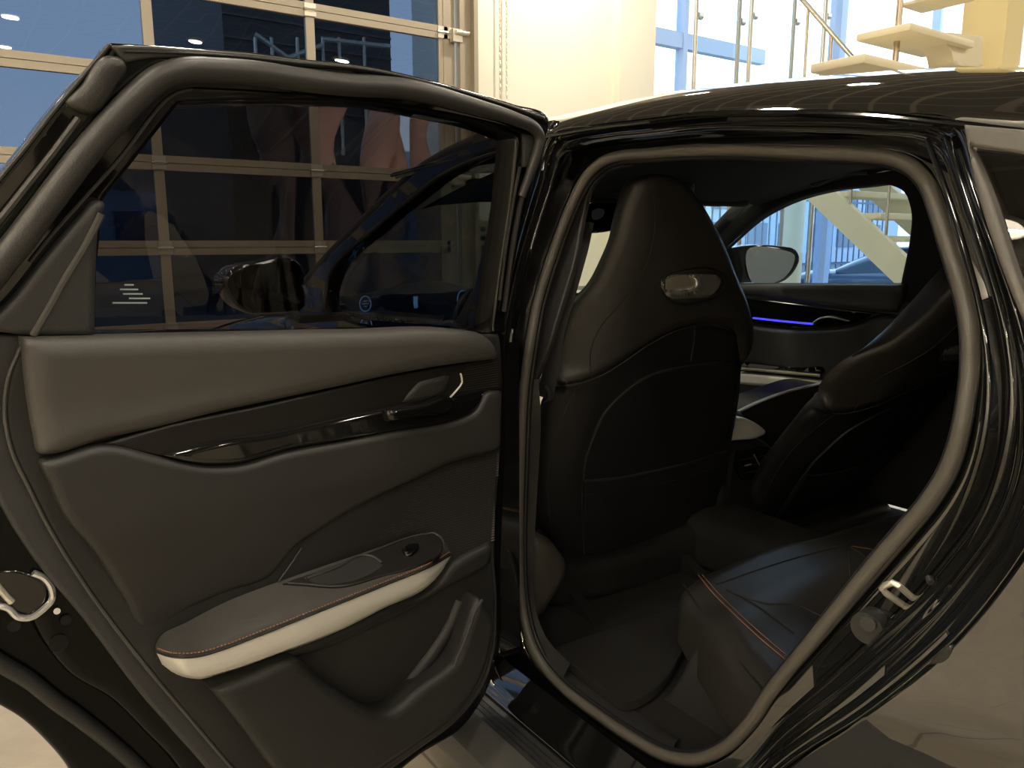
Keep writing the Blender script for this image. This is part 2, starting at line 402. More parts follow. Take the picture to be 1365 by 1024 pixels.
# ceiling downlights (each with its own lamp)
spots = [(x, y) for y in (-6.2, -3.6, -1.0, 1.6) for x in (-4.3, -2.2, .2, 2.8, 5.4, 8.0)]+[(3.7, 3.75), (-1.0, 3.6), (10.6, 1.6)]
k0 = None
for i, (x, y) in enumerate(spots):
    if k0 is None:
        r_ = root('ceiling_light', 'round white ceiling downlight mirrored in the black paint', 'ceiling light', (x, y, CEIL-.03), 'ceiling downlights')
        ring = [(x+.14*math.cos(t), y+.14*math.sin(t), CEIL-.02) for t in np.linspace(0, 2*PI, 33)[:-1]]
        MB().tube(ring, .018, 8, True).build('rim', M['wall'], r_)
        v = [(x+.13*math.cos(t), y+.13*math.sin(t), z) for z in (CEIL-.024, CEIL-.002) for t in np.linspace(0, 2*PI, 33)[:-1]]
        f = [list(range(32))[::-1], list(range(32, 64))]+[(j, (j+1) % 32, 32+(j+1) % 32, 32+j) for j in range(32)]
        mk('diffuser', v, f, M['lamp'], r_, ang=30); k0 = r_; kx = (x, y)
        r_['label'] = 'round white ceiling downlight'
    else: copy_tree(k0, None, (x-kx[0], y-kx[1], 0))
    l = bpy.data.lights.new('lamp_light', 'AREA'); l.shape = 'DISK'; l.size = .24; l.energy = LAMP_W*(2.6 if i == 24 else 4.5 if x < -4 else 1); l.color = LAMP_COL
    lo = bpy.data.objects.new('lamp_light', l); C.objects.link(lo); lo.location = (x, y, CEIL-.05)
    if x < -4: lo.rotation_euler = (0, math.radians(32), 0)
    if i == 24: lo.location = (x, y, CEIL-.05); lo.rotation_euler = (math.radians(38), 0, 0)

# ---- glazed facade beyond, with its frame
FA = Frame((0, YF), (1, 0))
fa = root('window_1', 'tall glazed facade with blue grey frame', None, (9, YF, 0)); fa['kind'] = 'structure'; del fa['category']
fm = MB()
for px, wd in ((1099, .16), (1225, .05), (900, .05), (1330, .05)):
    x = FA.at(px, 300)[0]; fm.box((x-wd, YF-.1, 0), (x+wd, YF+.1, HI))
zb = FA.at(990, 72)[1]; fm.box((xw-.3, YF-.08, zb-.13), (XR, YF+.08, zb+.13))
fm.box((xw-.3, YF-.05, 0), (XR, YF+.05, .12)); fm.build('frame', M['bluecol'], fa, smooth=False)
MB().box((xw-.3, YF-.01, .1), (XR, YF+.01, HI)).build('glass_panes', M['facade_gl'], fa, smooth=False)
fs = MB()
struct(MB().box((XR, YB, 0), (XR+.15, .2, CEIL)).build('wall_right', M['wall'], smooth=False))
for i in range(3, 7): fs.box((XR, YB+i*2.6-.06, 0), (XR+.15, YB+i*2.6+.06, CEIL if i < 4 else HI))
fs.box((XR, .2, 2.4), (XR+.12, YF, 2.55)); fs.box((XR, .2, 0), (XR+.15, YF, .15)); struct(fs.build('wall_right', M['bluecol'], smooth=False))
struct(MB().box((XR+.02, .2, .1), (XR+.04, YF, CEIL)).build('window_2', M['facade_gl'], smooth=False))
# ---- railing with glass panels and steel posts, in front of the facade
RL = Frame((0, 6.3), (1, 0))
rr = root('glass_railing', 'steel posts with clear glass panels beside the facade', 'railing', (RL.at(1010, 200)[0], 6.3, 0))
for px, rad, m_ in ((1060-3, .028, 'alu'), (984, .03, 'alu'), (927, .028, 'brass'), (1000, .03, 'brass'), (1098, .034, 'brass')):
    x = RL.at(px, 50)[0]
    q = MB().tube([(x, 6.3, 0), (x, 6.3, HI)], rad, 14)
    q.build('post', M[m_], rr)
    zc = RL.at(px, 20 if px not in (984, 1057) else 28)[1]
    for q_ in (0, 1.2): MB().tube([(x+.02, 6.3, zc-q_), (x+.10, 6.3, zc-q_)], .045, 12).build('glass_clamp', M['steel'], rr)
g0 = RL.at(927, 50)[0]; g1 = RL.at(1098, 50)[0]
MB().box((g0+.05, 6.295, 1.0), (g1-.05, 6.305, 5.2)).build('glass_panel', M['rail_gl'], rr, smooth=False)
# ---- staircase A: seen through the right door window
xs_ = 6.0; 
def atx(px, py, x): D = ray(px, py); k = (x-CAM[0])/D[0]; p = CAM+k*D; return p
pa = atx(1118, 258, xs_); pb = atx(1204, 336, xs_); sl = (pa[2]-pb[2])/(pa[1]-pb[1])
y0 = pb[1]-pb[2]/sl; y1 = 3.95
sa = root('staircase', 'cream open staircase rising beyond the right door window', 'staircase', (xs_+.5, (y0+y1)/2, 0))
def zA(y): return (y-y0)*sl
dz = .30
for xo in (xs_, xs_+1.15):
    V = [(xo, y0+.05, 0), (xo, y1, zA(y1)), (xo, y1, zA(y1)-dz), (xo, y0+.42, 0)]
    mk('stringer', V+[(a+.07, b, c) for a, b, c in V], [(0, 1, 2, 3), (7, 6, 5, 4), (0, 4, 5, 1), (1, 5, 6, 2), (2, 6, 7, 3), (3, 7, 4, 0)], M['cream'], sa, smooth=False)
ty = y0+.25; k = 1
while ty < y1:
    z = zA(ty)
    mk('tread', *bevbox((xs_+.07, ty-.16, z-.055), (xs_+1.15, ty+.17, z), .008, 2), M['cream'], sa); ty += .26
hr = MB(); P0 = np.array(atx(1070, 0, xs_)); P1 = np.array(atx(1150, 92, xs_)); dd = P1-P0
hr.tube([P0-dd*.6, P1+dd*.9], .022, 12)
hr.build('handrail', M['brass'], sa)
for t in (0.1, .5, .95, 1.5): q = P0+dd*t; MB().tube([q, (q[0]+.02, q[1], zA(q[1]))], .014, 8).build('baluster', M['brass'], sa)
# ---- staircase B: nearer flight above the car roof, on its yellow column
yc = 1.62; CO = Frame((0, yc), (1, 0))
c0 = Frame((0, yc+.3), (1, 0)).at(1281, 50)[0]; c1 = CO.at(1363, 50)[0]
struct(MB().box((c0, yc, 0), (c1, yc+.3, CEIL)).build('trim_2', mat('yellow column paint', (.80, .68, .36), .7), smooth=False), 'square cream yellow column by the near stair')
sb = root('stair_flight', 'thick cream cantilevered steps fixed to the square yellow column', 'stair', (c0, yc, 1.9))
S1 = Frame((0, yc), (1, 0))
def slab_px(pts, y_, dep, name='tread'):
    fr = Frame((0, y_), (1, 0)); P = [fr.at(*p) for p in pts]
    x_0 = min(p[0] for p in P); x_1 = max(p[0] for p in P); z_0 = min(p[1] for p in P); z_1 = max(p[1] for p in P)
    return mk(name, *bevbox((x_0, y_, z_0), (x_1, y_+dep, z_1), .012, 2), M['cream'], sb)
slab_px([(1213, 40), (1300, 54)], yc, .36)
slab_px([(1152, 84), (1266, 97)], yc-.02, .36)
slab_px([(1272, -14), (1300, 2)], yc, .36)
fr = Frame((0, yc+.1), (1, 0))
panel('bracket', fr, fr.uz([(1243, 50), (1300, 50, 1), (1300, 92, 1), (1262, 88, 1), (1258, 70)]), -.12, .05, M['cream'], sb, edge=.004, res=.1)
MB().tube([(CO.at(1240, 10)[0], yc+.2, 2.1), (CO.at(1240, 10)[0], yc+.2, CEIL-.02)], .02, 10).build('baluster', M['brass'], sb)
# ---- round column by the parked cars
RC = Frame((0, 6.9), (1, 0)); xa = RC.at(1041, 330)[0]; xb = RC.at(1068, 330)[0]
m_ = MB().tube([((xa+xb)/2, 6.9, 0), ((xa+xb)/2, 6.9, 2.35)], (xb-xa)*.34, 24).box((xa-.05, 6.9-(xb-xa)/2-.05, 2.35), (xb+.05, 6.9+(xb-xa)/2+.05, 2.45))
struct(m_.build('trim_3', M['cream']), 'round cream column seen through the right door window')

# ---- outdoors
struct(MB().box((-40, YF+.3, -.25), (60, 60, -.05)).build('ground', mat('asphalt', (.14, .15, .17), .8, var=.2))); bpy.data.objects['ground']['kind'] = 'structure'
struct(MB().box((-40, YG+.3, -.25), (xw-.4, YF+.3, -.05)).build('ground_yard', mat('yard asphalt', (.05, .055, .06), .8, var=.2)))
# dark clad building outside the sectional door
b = root('clad_building', 'dark grey clad building outside the sectional door', 'building', (3, 15, 0))
ox, oz = Frame((0, 13), (1, 0)).at(297, 40)
bw_ = 6.3-ox; mb_ = MB().box((ox, 13, -.1), (ox+bw_, 19, 9)); mb_.build('clad_wall', mat('dark cladding', (.035, .04, .045), .6), b, smooth=False)
cl = MB()
for k in range(24): cl.box((ox-.01, 12.96, .2+k*.36), (ox+bw_, 13.0, .23+k*.36))
cl.build('cladding_joints', mat('cladding joint', (.075, .085, .09), .6), b, smooth=False)
st = MB(); q0 = Frame((0, 12.6), (1, 0))
for a, c in (((340, 45), (384, 77)), ((384, 77), (430, 60))):
    pa_, pc_ = q0.P(*q0.at(*a)), q0.P(*q0.at(*c)); st.tube([pa_, pc_], .04, 6)
for px in (340, 362, 396, 430, 452, 485): pa_ = q0.P(*q0.at(px, 50)); st.tube([pa_, pa_-np.array((0, 0, 2))], .03, 6)
st.tube([q0.P(*q0.at(430, 52)), q0.P(*q0.at(520, 62))], .04, 6); st.build('outside_railing', M['steel'], b)
# wavy copper coloured pillars, added to stand in for reflections in the door panes
cop = mat('copper reflection stand-in', (.62, .33, .22), .5)
for px, wob, r_, lab in ((368, .10, .16, 'slender copper pillar added outside for a pane reflection, leftmost seen through the door pane'), (438, .16, .24, 'broad copper pillar added outside for a pane reflection, just right of the door stile'), (503, .12, .15, 'thin copper pillar added outside for a pane reflection, middle of the right pane'), (524, .07, .10, 'thinnest copper pillar added outside the sectional door for a pane reflection'), (570, .14, .20, 'copper pillar added outside for a pane reflection, nearest the white wall')):
    q9 = Frame((0, 8.2), (1, 0)); x0 = q9.at(px, 190)[0]
    zz = np.linspace(-.05, 2.9, 30); P9 = [(x0+wob*math.sin(z*2.6+px), 8.2, z) for z in zz]
    o = MB().tube(P9, [r_*(1+.45*math.sin(z*3.1+px*.7)) for z in zz], 16).build('reflection_pillar', cop); tag(o, lab, 'pillar')
for x9 in (3.4, 6.0):  # floodlights added only to brighten the stand-in pillars
    yl = root('added_yard_lamp', 'low floodlight added outside to brighten the stand-in copper pillars, '+('left one' if x9 < 5 else 'right one'), 'lamp', (x9, 6.2, -.05))
    MB().tube([(x9, 6.2, -.05), (x9, 6.2, .25)], .03, 10).build('stem', M['plastic'], yl); mk('lamp_head', *bevbox((x9-.12, 6.15, .25), (x9+.12, 6.23, .40), .01), M['plastic'], yl)
    l = bpy.data.lights.new('added_flood', 'SPOT'); l.energy = 420; l.spot_size = 1.9; l.color = (1, .85, .7); l.shadow_soft_size = .06
    lo = bpy.data.objects.new('added_flood', l); C.objects.link(lo); lo.location = (x9, 6.27, .34); lo.rotation_euler = (math.radians(125), 0, 0)
# fence of vertical bars outside the facade
fe = root('bar_fence', 'tall dark fence of vertical bars behind the parked cars', 'fence', (14, 16, 0))
for i in range(62):
    x = 7+i*.36; MB().box((x, 15.98, 0), (x+.045, 16.02, 2.7)).build('bar', M['bluecol'] if 0 else mat('fence steel', (.10, .13, .20), .5) if i == 0 else bpy.data.materials['fence steel'], fe, smooth=False)
MB().box((7, 15.97, 2.5), (29.4, 16.03, 2.56)).box((7, 15.97, .3), (29.4, 16.03, .36)).build('rail', bpy.data.materials['fence steel'], fe, smooth=False)
hw = root('office_building', 'pale office block far beyond the fence', 'building', (16, 30, 0))
MB().box((2, 24, 0), (44, 30, 4.2)).build('wall', mat('pale render', (.50, .60, .74), .8), hw, smooth=False)
wd = mat('far window glass', (.12, .18, .26), .15)
for i in range(16):
    for j in range(2): MB().box((3+i*2.5, 23.95, .8+j*1.8), (4.6+i*2.5, 24.02, 2.0+j*1.8)).build('window', wd, hw, smooth=False)
tree_m = mat('hedge leaves', (.10, .22, .07), .8)
# parked cars
def parked_car(x, y, rz_, col, label, name='parked_car', g=-.05):
    r_ = root(name, label, 'car', (x, y, g), None)
    ca, sa_ = math.cos(rz_), math.sin(rz_)
    def T(V): return [(x+a*ca-b_*sa_, y+a*sa_+b_*ca, c+g) for a, b_, c in V]
    # body: cross sections along length
    sec = [(-2.25, .55, .45, .30, .62), (-2.15, .78, .75, .26, .66), (-1.6, .88, .92, .25, .70), (-.6, .92, .98, .25, .72), (.4, .92, .98, .25, .74), (1.3, .90, .96, .25, .74), (1.95, .84, .92, .28, .72), (2.2, .60, .75, .35, .62)]
    cs = []
    for a, hwid, zt, zb_, zm in sec:
        cs.append([(a, hwid*cx_, z_) for cx_, z_ in ((-.86, zb_), (-1, zb_+.12), (-1.0, zm), (-.93, zt), (-.4, zt+.05), (.4, zt+.05), (.93, zt), (1, zm), (1.0, zb_+.12), (.86, zb_))])
    V, Fc = loft([T(c) for c in cs], closed_u=True); n = 10
    Fc += [list(range(n))[::-1], [(len(cs)-1)*n+i for i in range(n)]]
    o = mk('body', V, Fc, col, r_); s_ = o.modifiers.new('s', 'SUBSURF'); s_.levels = s_.render_levels = 2
    gsec = [(-1.95, .60, 1.02), (-1.35, .60, 1.42), (-.4, .60, 1.50), (.45, .60, 1.46), (1.25, .62, 1.02)]
    cs = [[(a, -.80, .92), (a, -.80+.12*(zt-.92)/.5, .92+(zt-.92)*.55), (a, -hw_, zt), (a, hw_, zt), (a, .80-.12*(zt-.92)/.5, .92+(zt-.92)*.55), (a, .80, .92)] for a, hw_, zt in gsec]
    V, Fc = loft([T(c) for c in cs]); o = mk('greenhouse', V, Fc, bpy.data.materials.get('car dark glass') or mat('car dark glass', (.06, .09, .13), .05, coat=.5), r_)
    s_ = o.modifiers.new('s', 'SUBSURF'); s_.levels = s_.render_levels = 2
    rp = [[(a, yy, z_+.02-.04*(abs(yy)/.6)**2) for yy in np.linspace(-.6, .6, 7)] for a, z_ in ((-1.4, 1.41), (-.9, 1.48), (-.3, 1.50), (.4, 1.47), (.6, 1.42))]
    V, Fc = loft([T(c) for c in rp]); o = mk('roof', V, Fc, col, r_); s_ = o.modifiers.new('t', 'SOLIDIFY'); s_.thickness = .03
    for a in (-1.4, 1.35):
        for sd in (-1, 1):
            pts = [(a+.27*math.cos(t), sd*.84, .34+.27*math.sin(t)) for t in np.linspace(0, 2*PI, 25)[:-1]]
            w_ = mk('wheel', *tube(T(pts), .075, 12, True), M['rubber_dk'], r_)
            dsk = MB()
            for j in range(5):
                t = j*2*PI/5; dsk.tube(T([(a, sd*.90, .34), (a+.24*math.cos(t), sd*.90, .34+.24*math.sin(t))]), .025, 6)
            dsk.tube(T([(a+.22*math.cos(t), sd*.90, .34+.22*math.sin(t)) for t in np.linspace(0, 2*PI, 25)[:-1]]), .02, 6, True)
            dsk.build('rim', M['steel'], w_)
    return r_
pdark = mat('dark blue car paint', (.05, .08, .14), .15, coat=.6); pgrey = mat('grey car paint', (.22, .26, .33), .15, coat=.6)
parked_car(16.2, 8.3, 2.1, pdark, 'dark hatchback parked outside, behind the stringer of the stair', g=-.45)
struct(MB().box((XR+.2, -12, -.7), (40, YF+.3, -.45)).build('ground_lot', bpy.data.materials['asphalt']))
parked_car(9.6, 11.6, .15, pgrey, 'blue grey saloon parked outside, left of the round column')
parked_car(12.0, 13.9, .12, pdark, 'dark saloon parked furthest back, between round column and blue mullion')
# a white car standing in the hall to the left, mirrored by the paint
# ================================================================== THE CAR
car = root('car', 'black car with its left rear door wide open, filling the view', 'car', (.92, 0, 0))
def tum(z): t = max(z-.98, 0); return .34*t*t/(t+.04)
SIDE = Frame((0, 0), (0, -1), lambda z: -tum(z))                       # left skin, w outward, u = rearward
DOOR = Frame((0, 0), (-.9925, -.122), lambda z: .20*max(z-1.0, 0), -1)  # opened rear door, w toward the cabin face
RS = Frame((1.72, 0), (0, -1), lambda z: .30*max(z-1.0, 0))            # right cabin side, w toward the cabin
def plane_y(y, flip=1): return Frame((0, y), (1, 0), flip=flip)
def bump_uz(fr, pts, w, bump, closed=True, step=8):
    out = []
    for x, y in smooth(pts, closed, step):
        b = 0
        for _ in range(24): u, z = fr.at(x, y, w+b); b = .7*b+.3*bump(u, z)
        out.append((u, z))
    return np.array(out)
def bline(fr, pts, w, bump, step=6):
    return np.array([fr.P(u, z, w+bump(u, z)) for u, z in bump_uz(fr, pts, w, bump, False, step)])

# ---------------- door opening: lofted ring from rubber seal out to the skin
seal_in = [(860, 205), (830, 207), (806, 214), (787, 229), (773, 250), (757, 284), (742, 323), (731, 355), (717, 402), (706, 460), (698, 519), (694, 600), (692, 680), (692, 750), (695, 800), (704, 845), (719, 880), (748, 915), (790, 948), (845, 985), (890, 1008), (930, 1012), (965, 998), (995, 970), (1027, 923), (1080, 858), (1130, 797), (1167, 752), (1204, 709), (1237, 670), (1263, 629), (1278, 588), (1288, 540), (1293, 500), (1294, 474), (1292, 431), (1283, 388), (1270, 345), (1261, 316), (1248, 274), (1235, 243), (1218, 224), (1193, 212), (1145, 206), (1090, 204), (966, 200), (900, 202)]
outer_px = [(860, 160), (800, 167), (737, 177), (716, 240), (690, 330), (668, 430), (655, 560), (648, 700), (643, 830), (645, 917), (668, 942), (700, 972), (751, 1020), (830, 1082), (900, 1112), (960, 1090), (1053, 1015), (1155, 950), (1241, 882), (1268, 857), (1333, 780), (1372, 720), (1398, 640), (1398, 520), (1372, 420), (1345, 340), (1305, 235), (1279, 163), (1175, 150), (1048, 147), (924, 151)]
OC = np.array((1000., 560.)); NA = 300
def polar(pts, closed=True):
    q = smooth(pts, True, 5)-OC; a = np.arctan2(q[:, 1], q[:, 0]); r = np.hypot(q[:, 0], q[:, 1]); o = np.argsort(a); a, r = a[o], r[o]
    th = np.linspace(-PI, PI, NA, endpoint=False); return np.interp(th, np.r_[a-2*PI, a, a+2*PI], np.r_[r, r, r])
TH = np.linspace(-PI, PI, NA, endpoint=False)
R0 = polar(seal_in); R1 = polar(outer_px)
def ringpx(t, dr=0): r = R0*(1-t)+R1*t+dr; return OC+np.stack([np.cos(TH), np.sin(TH)], 1)*r[:, None]
def ring3(t, w, dr=0): return np.array([SIDE.P(*SIDE.at(x, y, w), w) for x, y in ringpx(t, dr)])
prof = [(-.02, -.112), (.05, -.108), (.09, -.104), (.13, -.100), (.15, -.0975), (.18, -.0970), (.42, -.0968), (.44, -.092), (.465, -.074), (.49, -.056), (.52, -.050), (.58, -.049), (.63, -.046), (.66, -.034), (.70, -.026), (.74, -.025), (.81, -.024), (.84, -.014), (.88, -.010), (.93, -.010), (.96, -.003), (.985, 0.0), (1.0, 0.0)]
V, Fc = loft([ring3(t, w) for t, w in prof], closed_u=True)
ring_o = mk('door_opening_frame', V, Fc, M['jamb'], car, ang=60)
# inner body return behind the seal
V, Fc = loft([ring3(-.02, -.112), ring3(.0, -.15, -2)], closed_u=True)
mk('opening_return', V, Fc, M['plastic'], car)
seal_c = ring3(0, -.095); P_, F_ = tube(seal_c, .0100, 14, True); so = mk('opening_seal', P_, F_, M['seal'], car, label='warm grey rubber weatherstrip around the rear door opening')
P_, F_ = tube(ring3(.075, -.094), .0035, 8, True); mk('seal_bead', P_, F_, M['rubber_dk'], so)
P_, F_ = tube(ring3(0, -.118, -9), .0055, 10, True); mk('seal_lip', P_, F_, M['rubber_dk'], so)

for pts_, r_ in (([(1236, 186), (1247, 215), (1268, 275), (1288, 340), (1304, 400), (1314, 455), (1318, 520), (1312, 580), (1292, 650), (1262, 715), (1230, 765)], .0035), ([(1262, 184), (1272, 215), (1290, 270), (1310, 330), (1330, 395), (1344, 455), (1350, 520), (1344, 590), (1322, 665), (1290, 730)], .0042), ([(1279, 200), (1296, 250), (1318, 312), (1338, 366), (1356, 420), (1368, 470)], .0035)):
    L_ = SIDE.line(pts_, -.022); P_, F_ = tube(L_, r_*np.clip(np.linspace(5, 0, len(L_)), .08, 1), 10); mk('pillar_bead', P_, F_, M['gloss'], car)
# ---------------- roof
A_ = SIDE.line([(1372, 169), (1278, 160), (1175, 149), (1048, 146), (924, 150), (860, 158), (800, 165), (737, 176)], 0)
RB = Frame((.28, 0), (0, -1))
B_ = RB.line([(1372, 88), (1280, 90), (1200, 93), (1150, 97), (1050, 105), (1000, 110), (925, 119), (860, 131), (800, 144), (740, 156)], 0)
ys = np.linspace(.74, -1.95, 90)
def zf(cv, y): o = np.argsort(cv[:, 1]); return np.interp(y, cv[o, 1], cv[o, 2])
def back(y, y0): return np.where(y < y0, -.18*(y0-y)**1.5, 0)
zA_ = zf(A_, ys)+back(ys, A_[:, 1].min()); zB = zf(B_, ys)+back(ys, B_[:, 1].min())
zA_ = zA_-np.maximum(ys-A_[:, 1].max(), 0)*.05; dB = np.maximum(ys-B_[:, 1].max(), 0); zB = zB-dB*.14-dB**2*.10
xA = np.array([tum(z) for z in zA_])
def col(x, z): return np.stack([np.full_like(ys, 0)+x, ys, z], 1)
fs_ = [(0.0, 0.0), (.06, .16), (.2, .42), (.42, .68), (.7, .88), (1.0, 1.0)]
half = [col(xA+.012, zA_-.014)]+[col(xA+(.28-xA)*a, zA_+(zB-zA_)*b_) for a, b_ in fs_]+[col(.40, zB+.009), col(.60, zB+.020), col(.92, zB+.028)]
full = half+[c*np.array([-1, 1, 1])+np.array([1.84, 0, 0]) for c in half[-2::-1]]
V, Fc = loft(full); mk('roof', V, Fc, M['paint'], car, ang=80)
P_, F_ = tube(col(xA-.001, zA_-.006), .004, 8); mk('roof_drip_moulding', P_, F_, M['gloss'], car)
# headliner
roof_ = 0; HL = []
for x, dz_ in ((.20, -.075), (.26, -.062), (.40, -.050), (.92, -.04), (1.40, -.04), (1.55, -.025), (1.62, -.03)):
    HL.append(np.stack([np.full_like(ys, x), ys, zB+dz_-.02], 1))
V, Fc = loft(HL); hl = mk('headliner', V, Fc, M['headliner'], car)
mk('header_rail', *bevbox((.34, .68, 1.315), (1.50, .74, 1.365), .015), M['headliner'], hl)
mk('roof_console', *bevbox((.80, .50, 1.325), (1.02, .74, 1.40), .02), M['plastic'], hl)
fr = plane_y(.60)
def quad_px(name, fr, pts, w0, w1, m, parent, edge=.004, **k): return panel(name, fr, fr.uz(pts, w1), w0, w1, m, parent, edge=edge, **k)
mk('sun_visor', *bevbox((1.22, .60, 1.352), (1.46, .72, 1.366), .005), M['leather'], car)
# right roof grab handle
gh = plane_y(.2)
H = np.array([RS.P(*RS.at(x, y, .05), .05) for x, y in smooth([(1078, 240), (1085, 246), (1100, 240), (1125, 231), (1158, 230)], False, 5)])
mk('grab_handle', *tube(H, .009, 8), M['plastic2'], car)

# ---------------- quarter panel (rear left side) with crease and tucked lower body
outer3 = SIDE.uz([(1279, 163, 1), (1305, 235), (1345, 340), (1372, 420), (1398, 520), (1398, 640), (1372, 720), (1333, 780), (1268, 857), (1155, 950), (1053, 1015), (1000, 1056, 1)], 0)
k_ = [i for i in range(len(outer3))]
top_uz = SIDE.at(1279, 163); bot_uz = SIDE.at(1000, 1056)
O3 = np.array([SIDE.at(x, y, 0) for x, y in smooth([(1281, 167, 1), (1307, 236), (1347, 341), (1374, 421), (1400, 520), (1400, 640), (1374, 722), (1335, 782), (1269, 859), (1155, 952), (1053, 1017), (1000, 1058, 1)], False, 6)])
qp = np.vstack([O3, [(bot_uz[0]+.05, .22), (1.0, .22)], [(1.36+.36*math.cos(t), .34+.37*math.sin(t)) for t in np.linspace(PI, 0, 18)], [(2.4, .30), (2.45, .95), (1.9, 1.10), (1.35, 1.24), (top_uz[0]+.35, top_uz[1]-.02)]])
qw = SIDE.uz([(1297, 201, 1), (1365, 209), (1520, 232, 1), (1560, 520, 1), (1438, 505), (1385, 420), (1345, 340), (1318, 255)], 0)
def qb(u, z):
    zc = .64+(u-.73)*.28
    return -.30*max(zc-z, 0)+.012*math.exp(-((z-zc-.03)/.05)**2)+.03*max(0, u-.8)*math.exp(-((z-.80)/.2)**2)
panel('quarter_panel', SIDE, qp, -.03, .0, M['paint'], car, edge=.004, res=.035, holes=[qw], bump=qb, ang=80)
qg = panel('quarter_glass', SIDE, qw, -.012, -.006, glass('quarter privacy glass', (.10, .10, .105), 1.6), car, edge=.001, res=.1)
tr_ = [(1283, 166, 1), (1365, 173), (1520, 190, 1), (1520, 230, 1), (1365, 206), (1291, 195, 1), (1310, 236), (1347, 345), (1378, 432), (1410, 500, 1), (1400, 500, 1), (1366, 436), (1331, 350), (1297, 240)]
panel('quarter_window_trim', SIDE, SIDE.uz(tr_, .008), -.01, .008, M['seal'], car, edge=.004, res=.03, label='warm grey trim framing the quarter window')
# fuel/bumper stop and striker on the jamb
def ringpt(px, py, w): return SIDE.P(*SIDE.at(px, py, w), w)
sk = MB(); sk.tube([ringpt(x, y, w) for x, y, w in ((1203, 806, -.09), (1181, 791, -.066), (1176, 785, -.063), (1181, 780, -.062), (1190, 777, -.062), (1197, 780, -.063), (1220, 800, -.09))], .0042, 10)
skf = panel('striker_plate', SIDE, SIDE.uz([(1186, 824, 1), (1222, 796, 1), (1226, 800, 1), (1192, 832, 1)], -.084), -.098, -.084, M['steel'], car, edge=.002)
sk.build('striker_loop', M['steel'], skf)
bp = SIDE.P(*SIDE.at(1158, 833, -.085), -.085)
bs = MB().tube([bp+np.array((.02, 0, 0)), bp+np.array((-.012, -.004, 0))], .021, 24); bs.build('rubber_bump_stop', M['rubber_dk'], car)
b2 = SIDE.P(*SIDE.at(1156, 830, -.072), -.072); MB().tube([b2+np.array((.01, 0, 0)), b2+np.array((-.004, -.003, 0))], .010, 20).build('stop_button', M['plastic2'], bpy.data.objects['rubber_bump_stop'])
p3 = SIDE.P(*SIDE.at(1238, 770, -.055), -.055); MB().tube([p3, p3+np.array((-.006, -.006, -.003))], .004, 10).build('rubber_buffer', M['rubber_dk'], car)
p4 = SIDE.uz([(1237, 886, 1), (1262, 862), (1269, 860), (1268, 872), (1256, 885), (1245, 886)], .002); panel('fuel_flap_clip', SIDE, p4, -.004, .004, M['plastic'], car, edge=.002, res=.02)
# ---------------- sill: painted edge, ribbed rubber, cladding
def sill(name, prof_, m, lab=None):
    yy = np.linspace(1.3, -1.0, 60); V, Fc = loft([[(x, y, z) for y in yy] for x, z in prof_]); return mk(name, V, Fc, m, car, label=lab)
sill('sill_body', [(.05, .30), (.02, .265), (0, .25), (-.004, .238), (.0, .225)], M['jamb'])
sill('sill_tread', [(.0, .238), (-.012, .232), (-.018, .236), (-.024, .231), (-.030, .235), (-.036, .230), (-.042, .234), (-.05, .229)], M['rubber_dk'])
sill('sill_cladding', [(-.048, .229), (-.056, .231), (-.105, .222), (-.115, .212), (-.118, .17), (-.09, .12), (.05, .11)], M['leather'], 'grey brown sill cladding under the open door')
# B pillar skin in front of the opening and the closed front left door, seen past the open door
bpp = SIDE.uz([(737, 177, 1), (716, 240), (690, 330), (668, 430), (655, 560), (648, 700), (643, 830), (645, 917, 1), (600, 900, 1), (560, 700, 1), (575, 500, 1), (600, 440, 1), (631, 380), (666, 249), (684, 190, 1)], -.02)
panel('b_pillar', SIDE, bpp, -.06, -.02, M['rubber_dk'], car, edge=.004)
# front left door
arc_out = [(735, 160, 1), (700, 163), (669, 174), (619, 196), (562, 224), (525, 255), (494, 286), (431, 349), (400, 385), (385, 402, 1)]
arc_in = [(680, 197, 1), (634, 211), (587, 233), (550, 261), (494, 308), (439, 364), (431, 390), (431, 413, 1)]
fo = SIDE.uz(arc_out+[(385, 418, 1), (494, 427), (610, 437), (660, 440, 1), (690, 300)], 0)
fi = SIDE.uz(arc_in+[(494, 421), (619, 433, 1), (650, 300)], 0)
fld = panel('front_door', SIDE, np.array([(SIDE.at(378, 416)[0], SIDE.at(378, 416)[1]), (-.085, 1.0), (-.075, .35), (SIDE.at(378, 416)[0]+.0, .35)]), -.06, 0, M['paint'], car, edge=.008, res=.08, bump=lambda u, z: .02*math.exp(-((z-.8)/.12)**2))
panel('window_surround', SIDE, fo, -.05, 0, M['gloss'], fld, edge=.006, holes=[fi])
panel('window_glass', SIDE, fi, -.03, -.026, M['tint_lt'], fld, edge=.001, res=.1)
P_, F_ = tube(SIDE.line([(431, 413), (440, 366), (494, 310), (550, 263), (587, 235), (634, 213), (680, 199)], .003), .005, 8); mk('window_seal', P_, F_, M['rubber_dk'], fld)
# fender, bonnet, cowl
FY = np.linspace(.92, 2.55, 30)
def hood(x, dz): return [(x, y, 1.0+dz-.10*max(0, y-1.1)**1.6) for y in FY]
V, Fc = loft([[(0.02, y, .45) for y in FY], [(-.005, y, .75) for y in FY], hood(.0, -.10), hood(.02, -.055), hood(.07, -.03), hood(.3, .0), hood(.92, .02), hood(1.54, .0), hood(1.77, -.03), hood(1.82, -.055), hood(1.84, -.1), [(1.84, y, .45) for y in FY]])
mk('bonnet', V, Fc, M['paint'], car, ang=80)
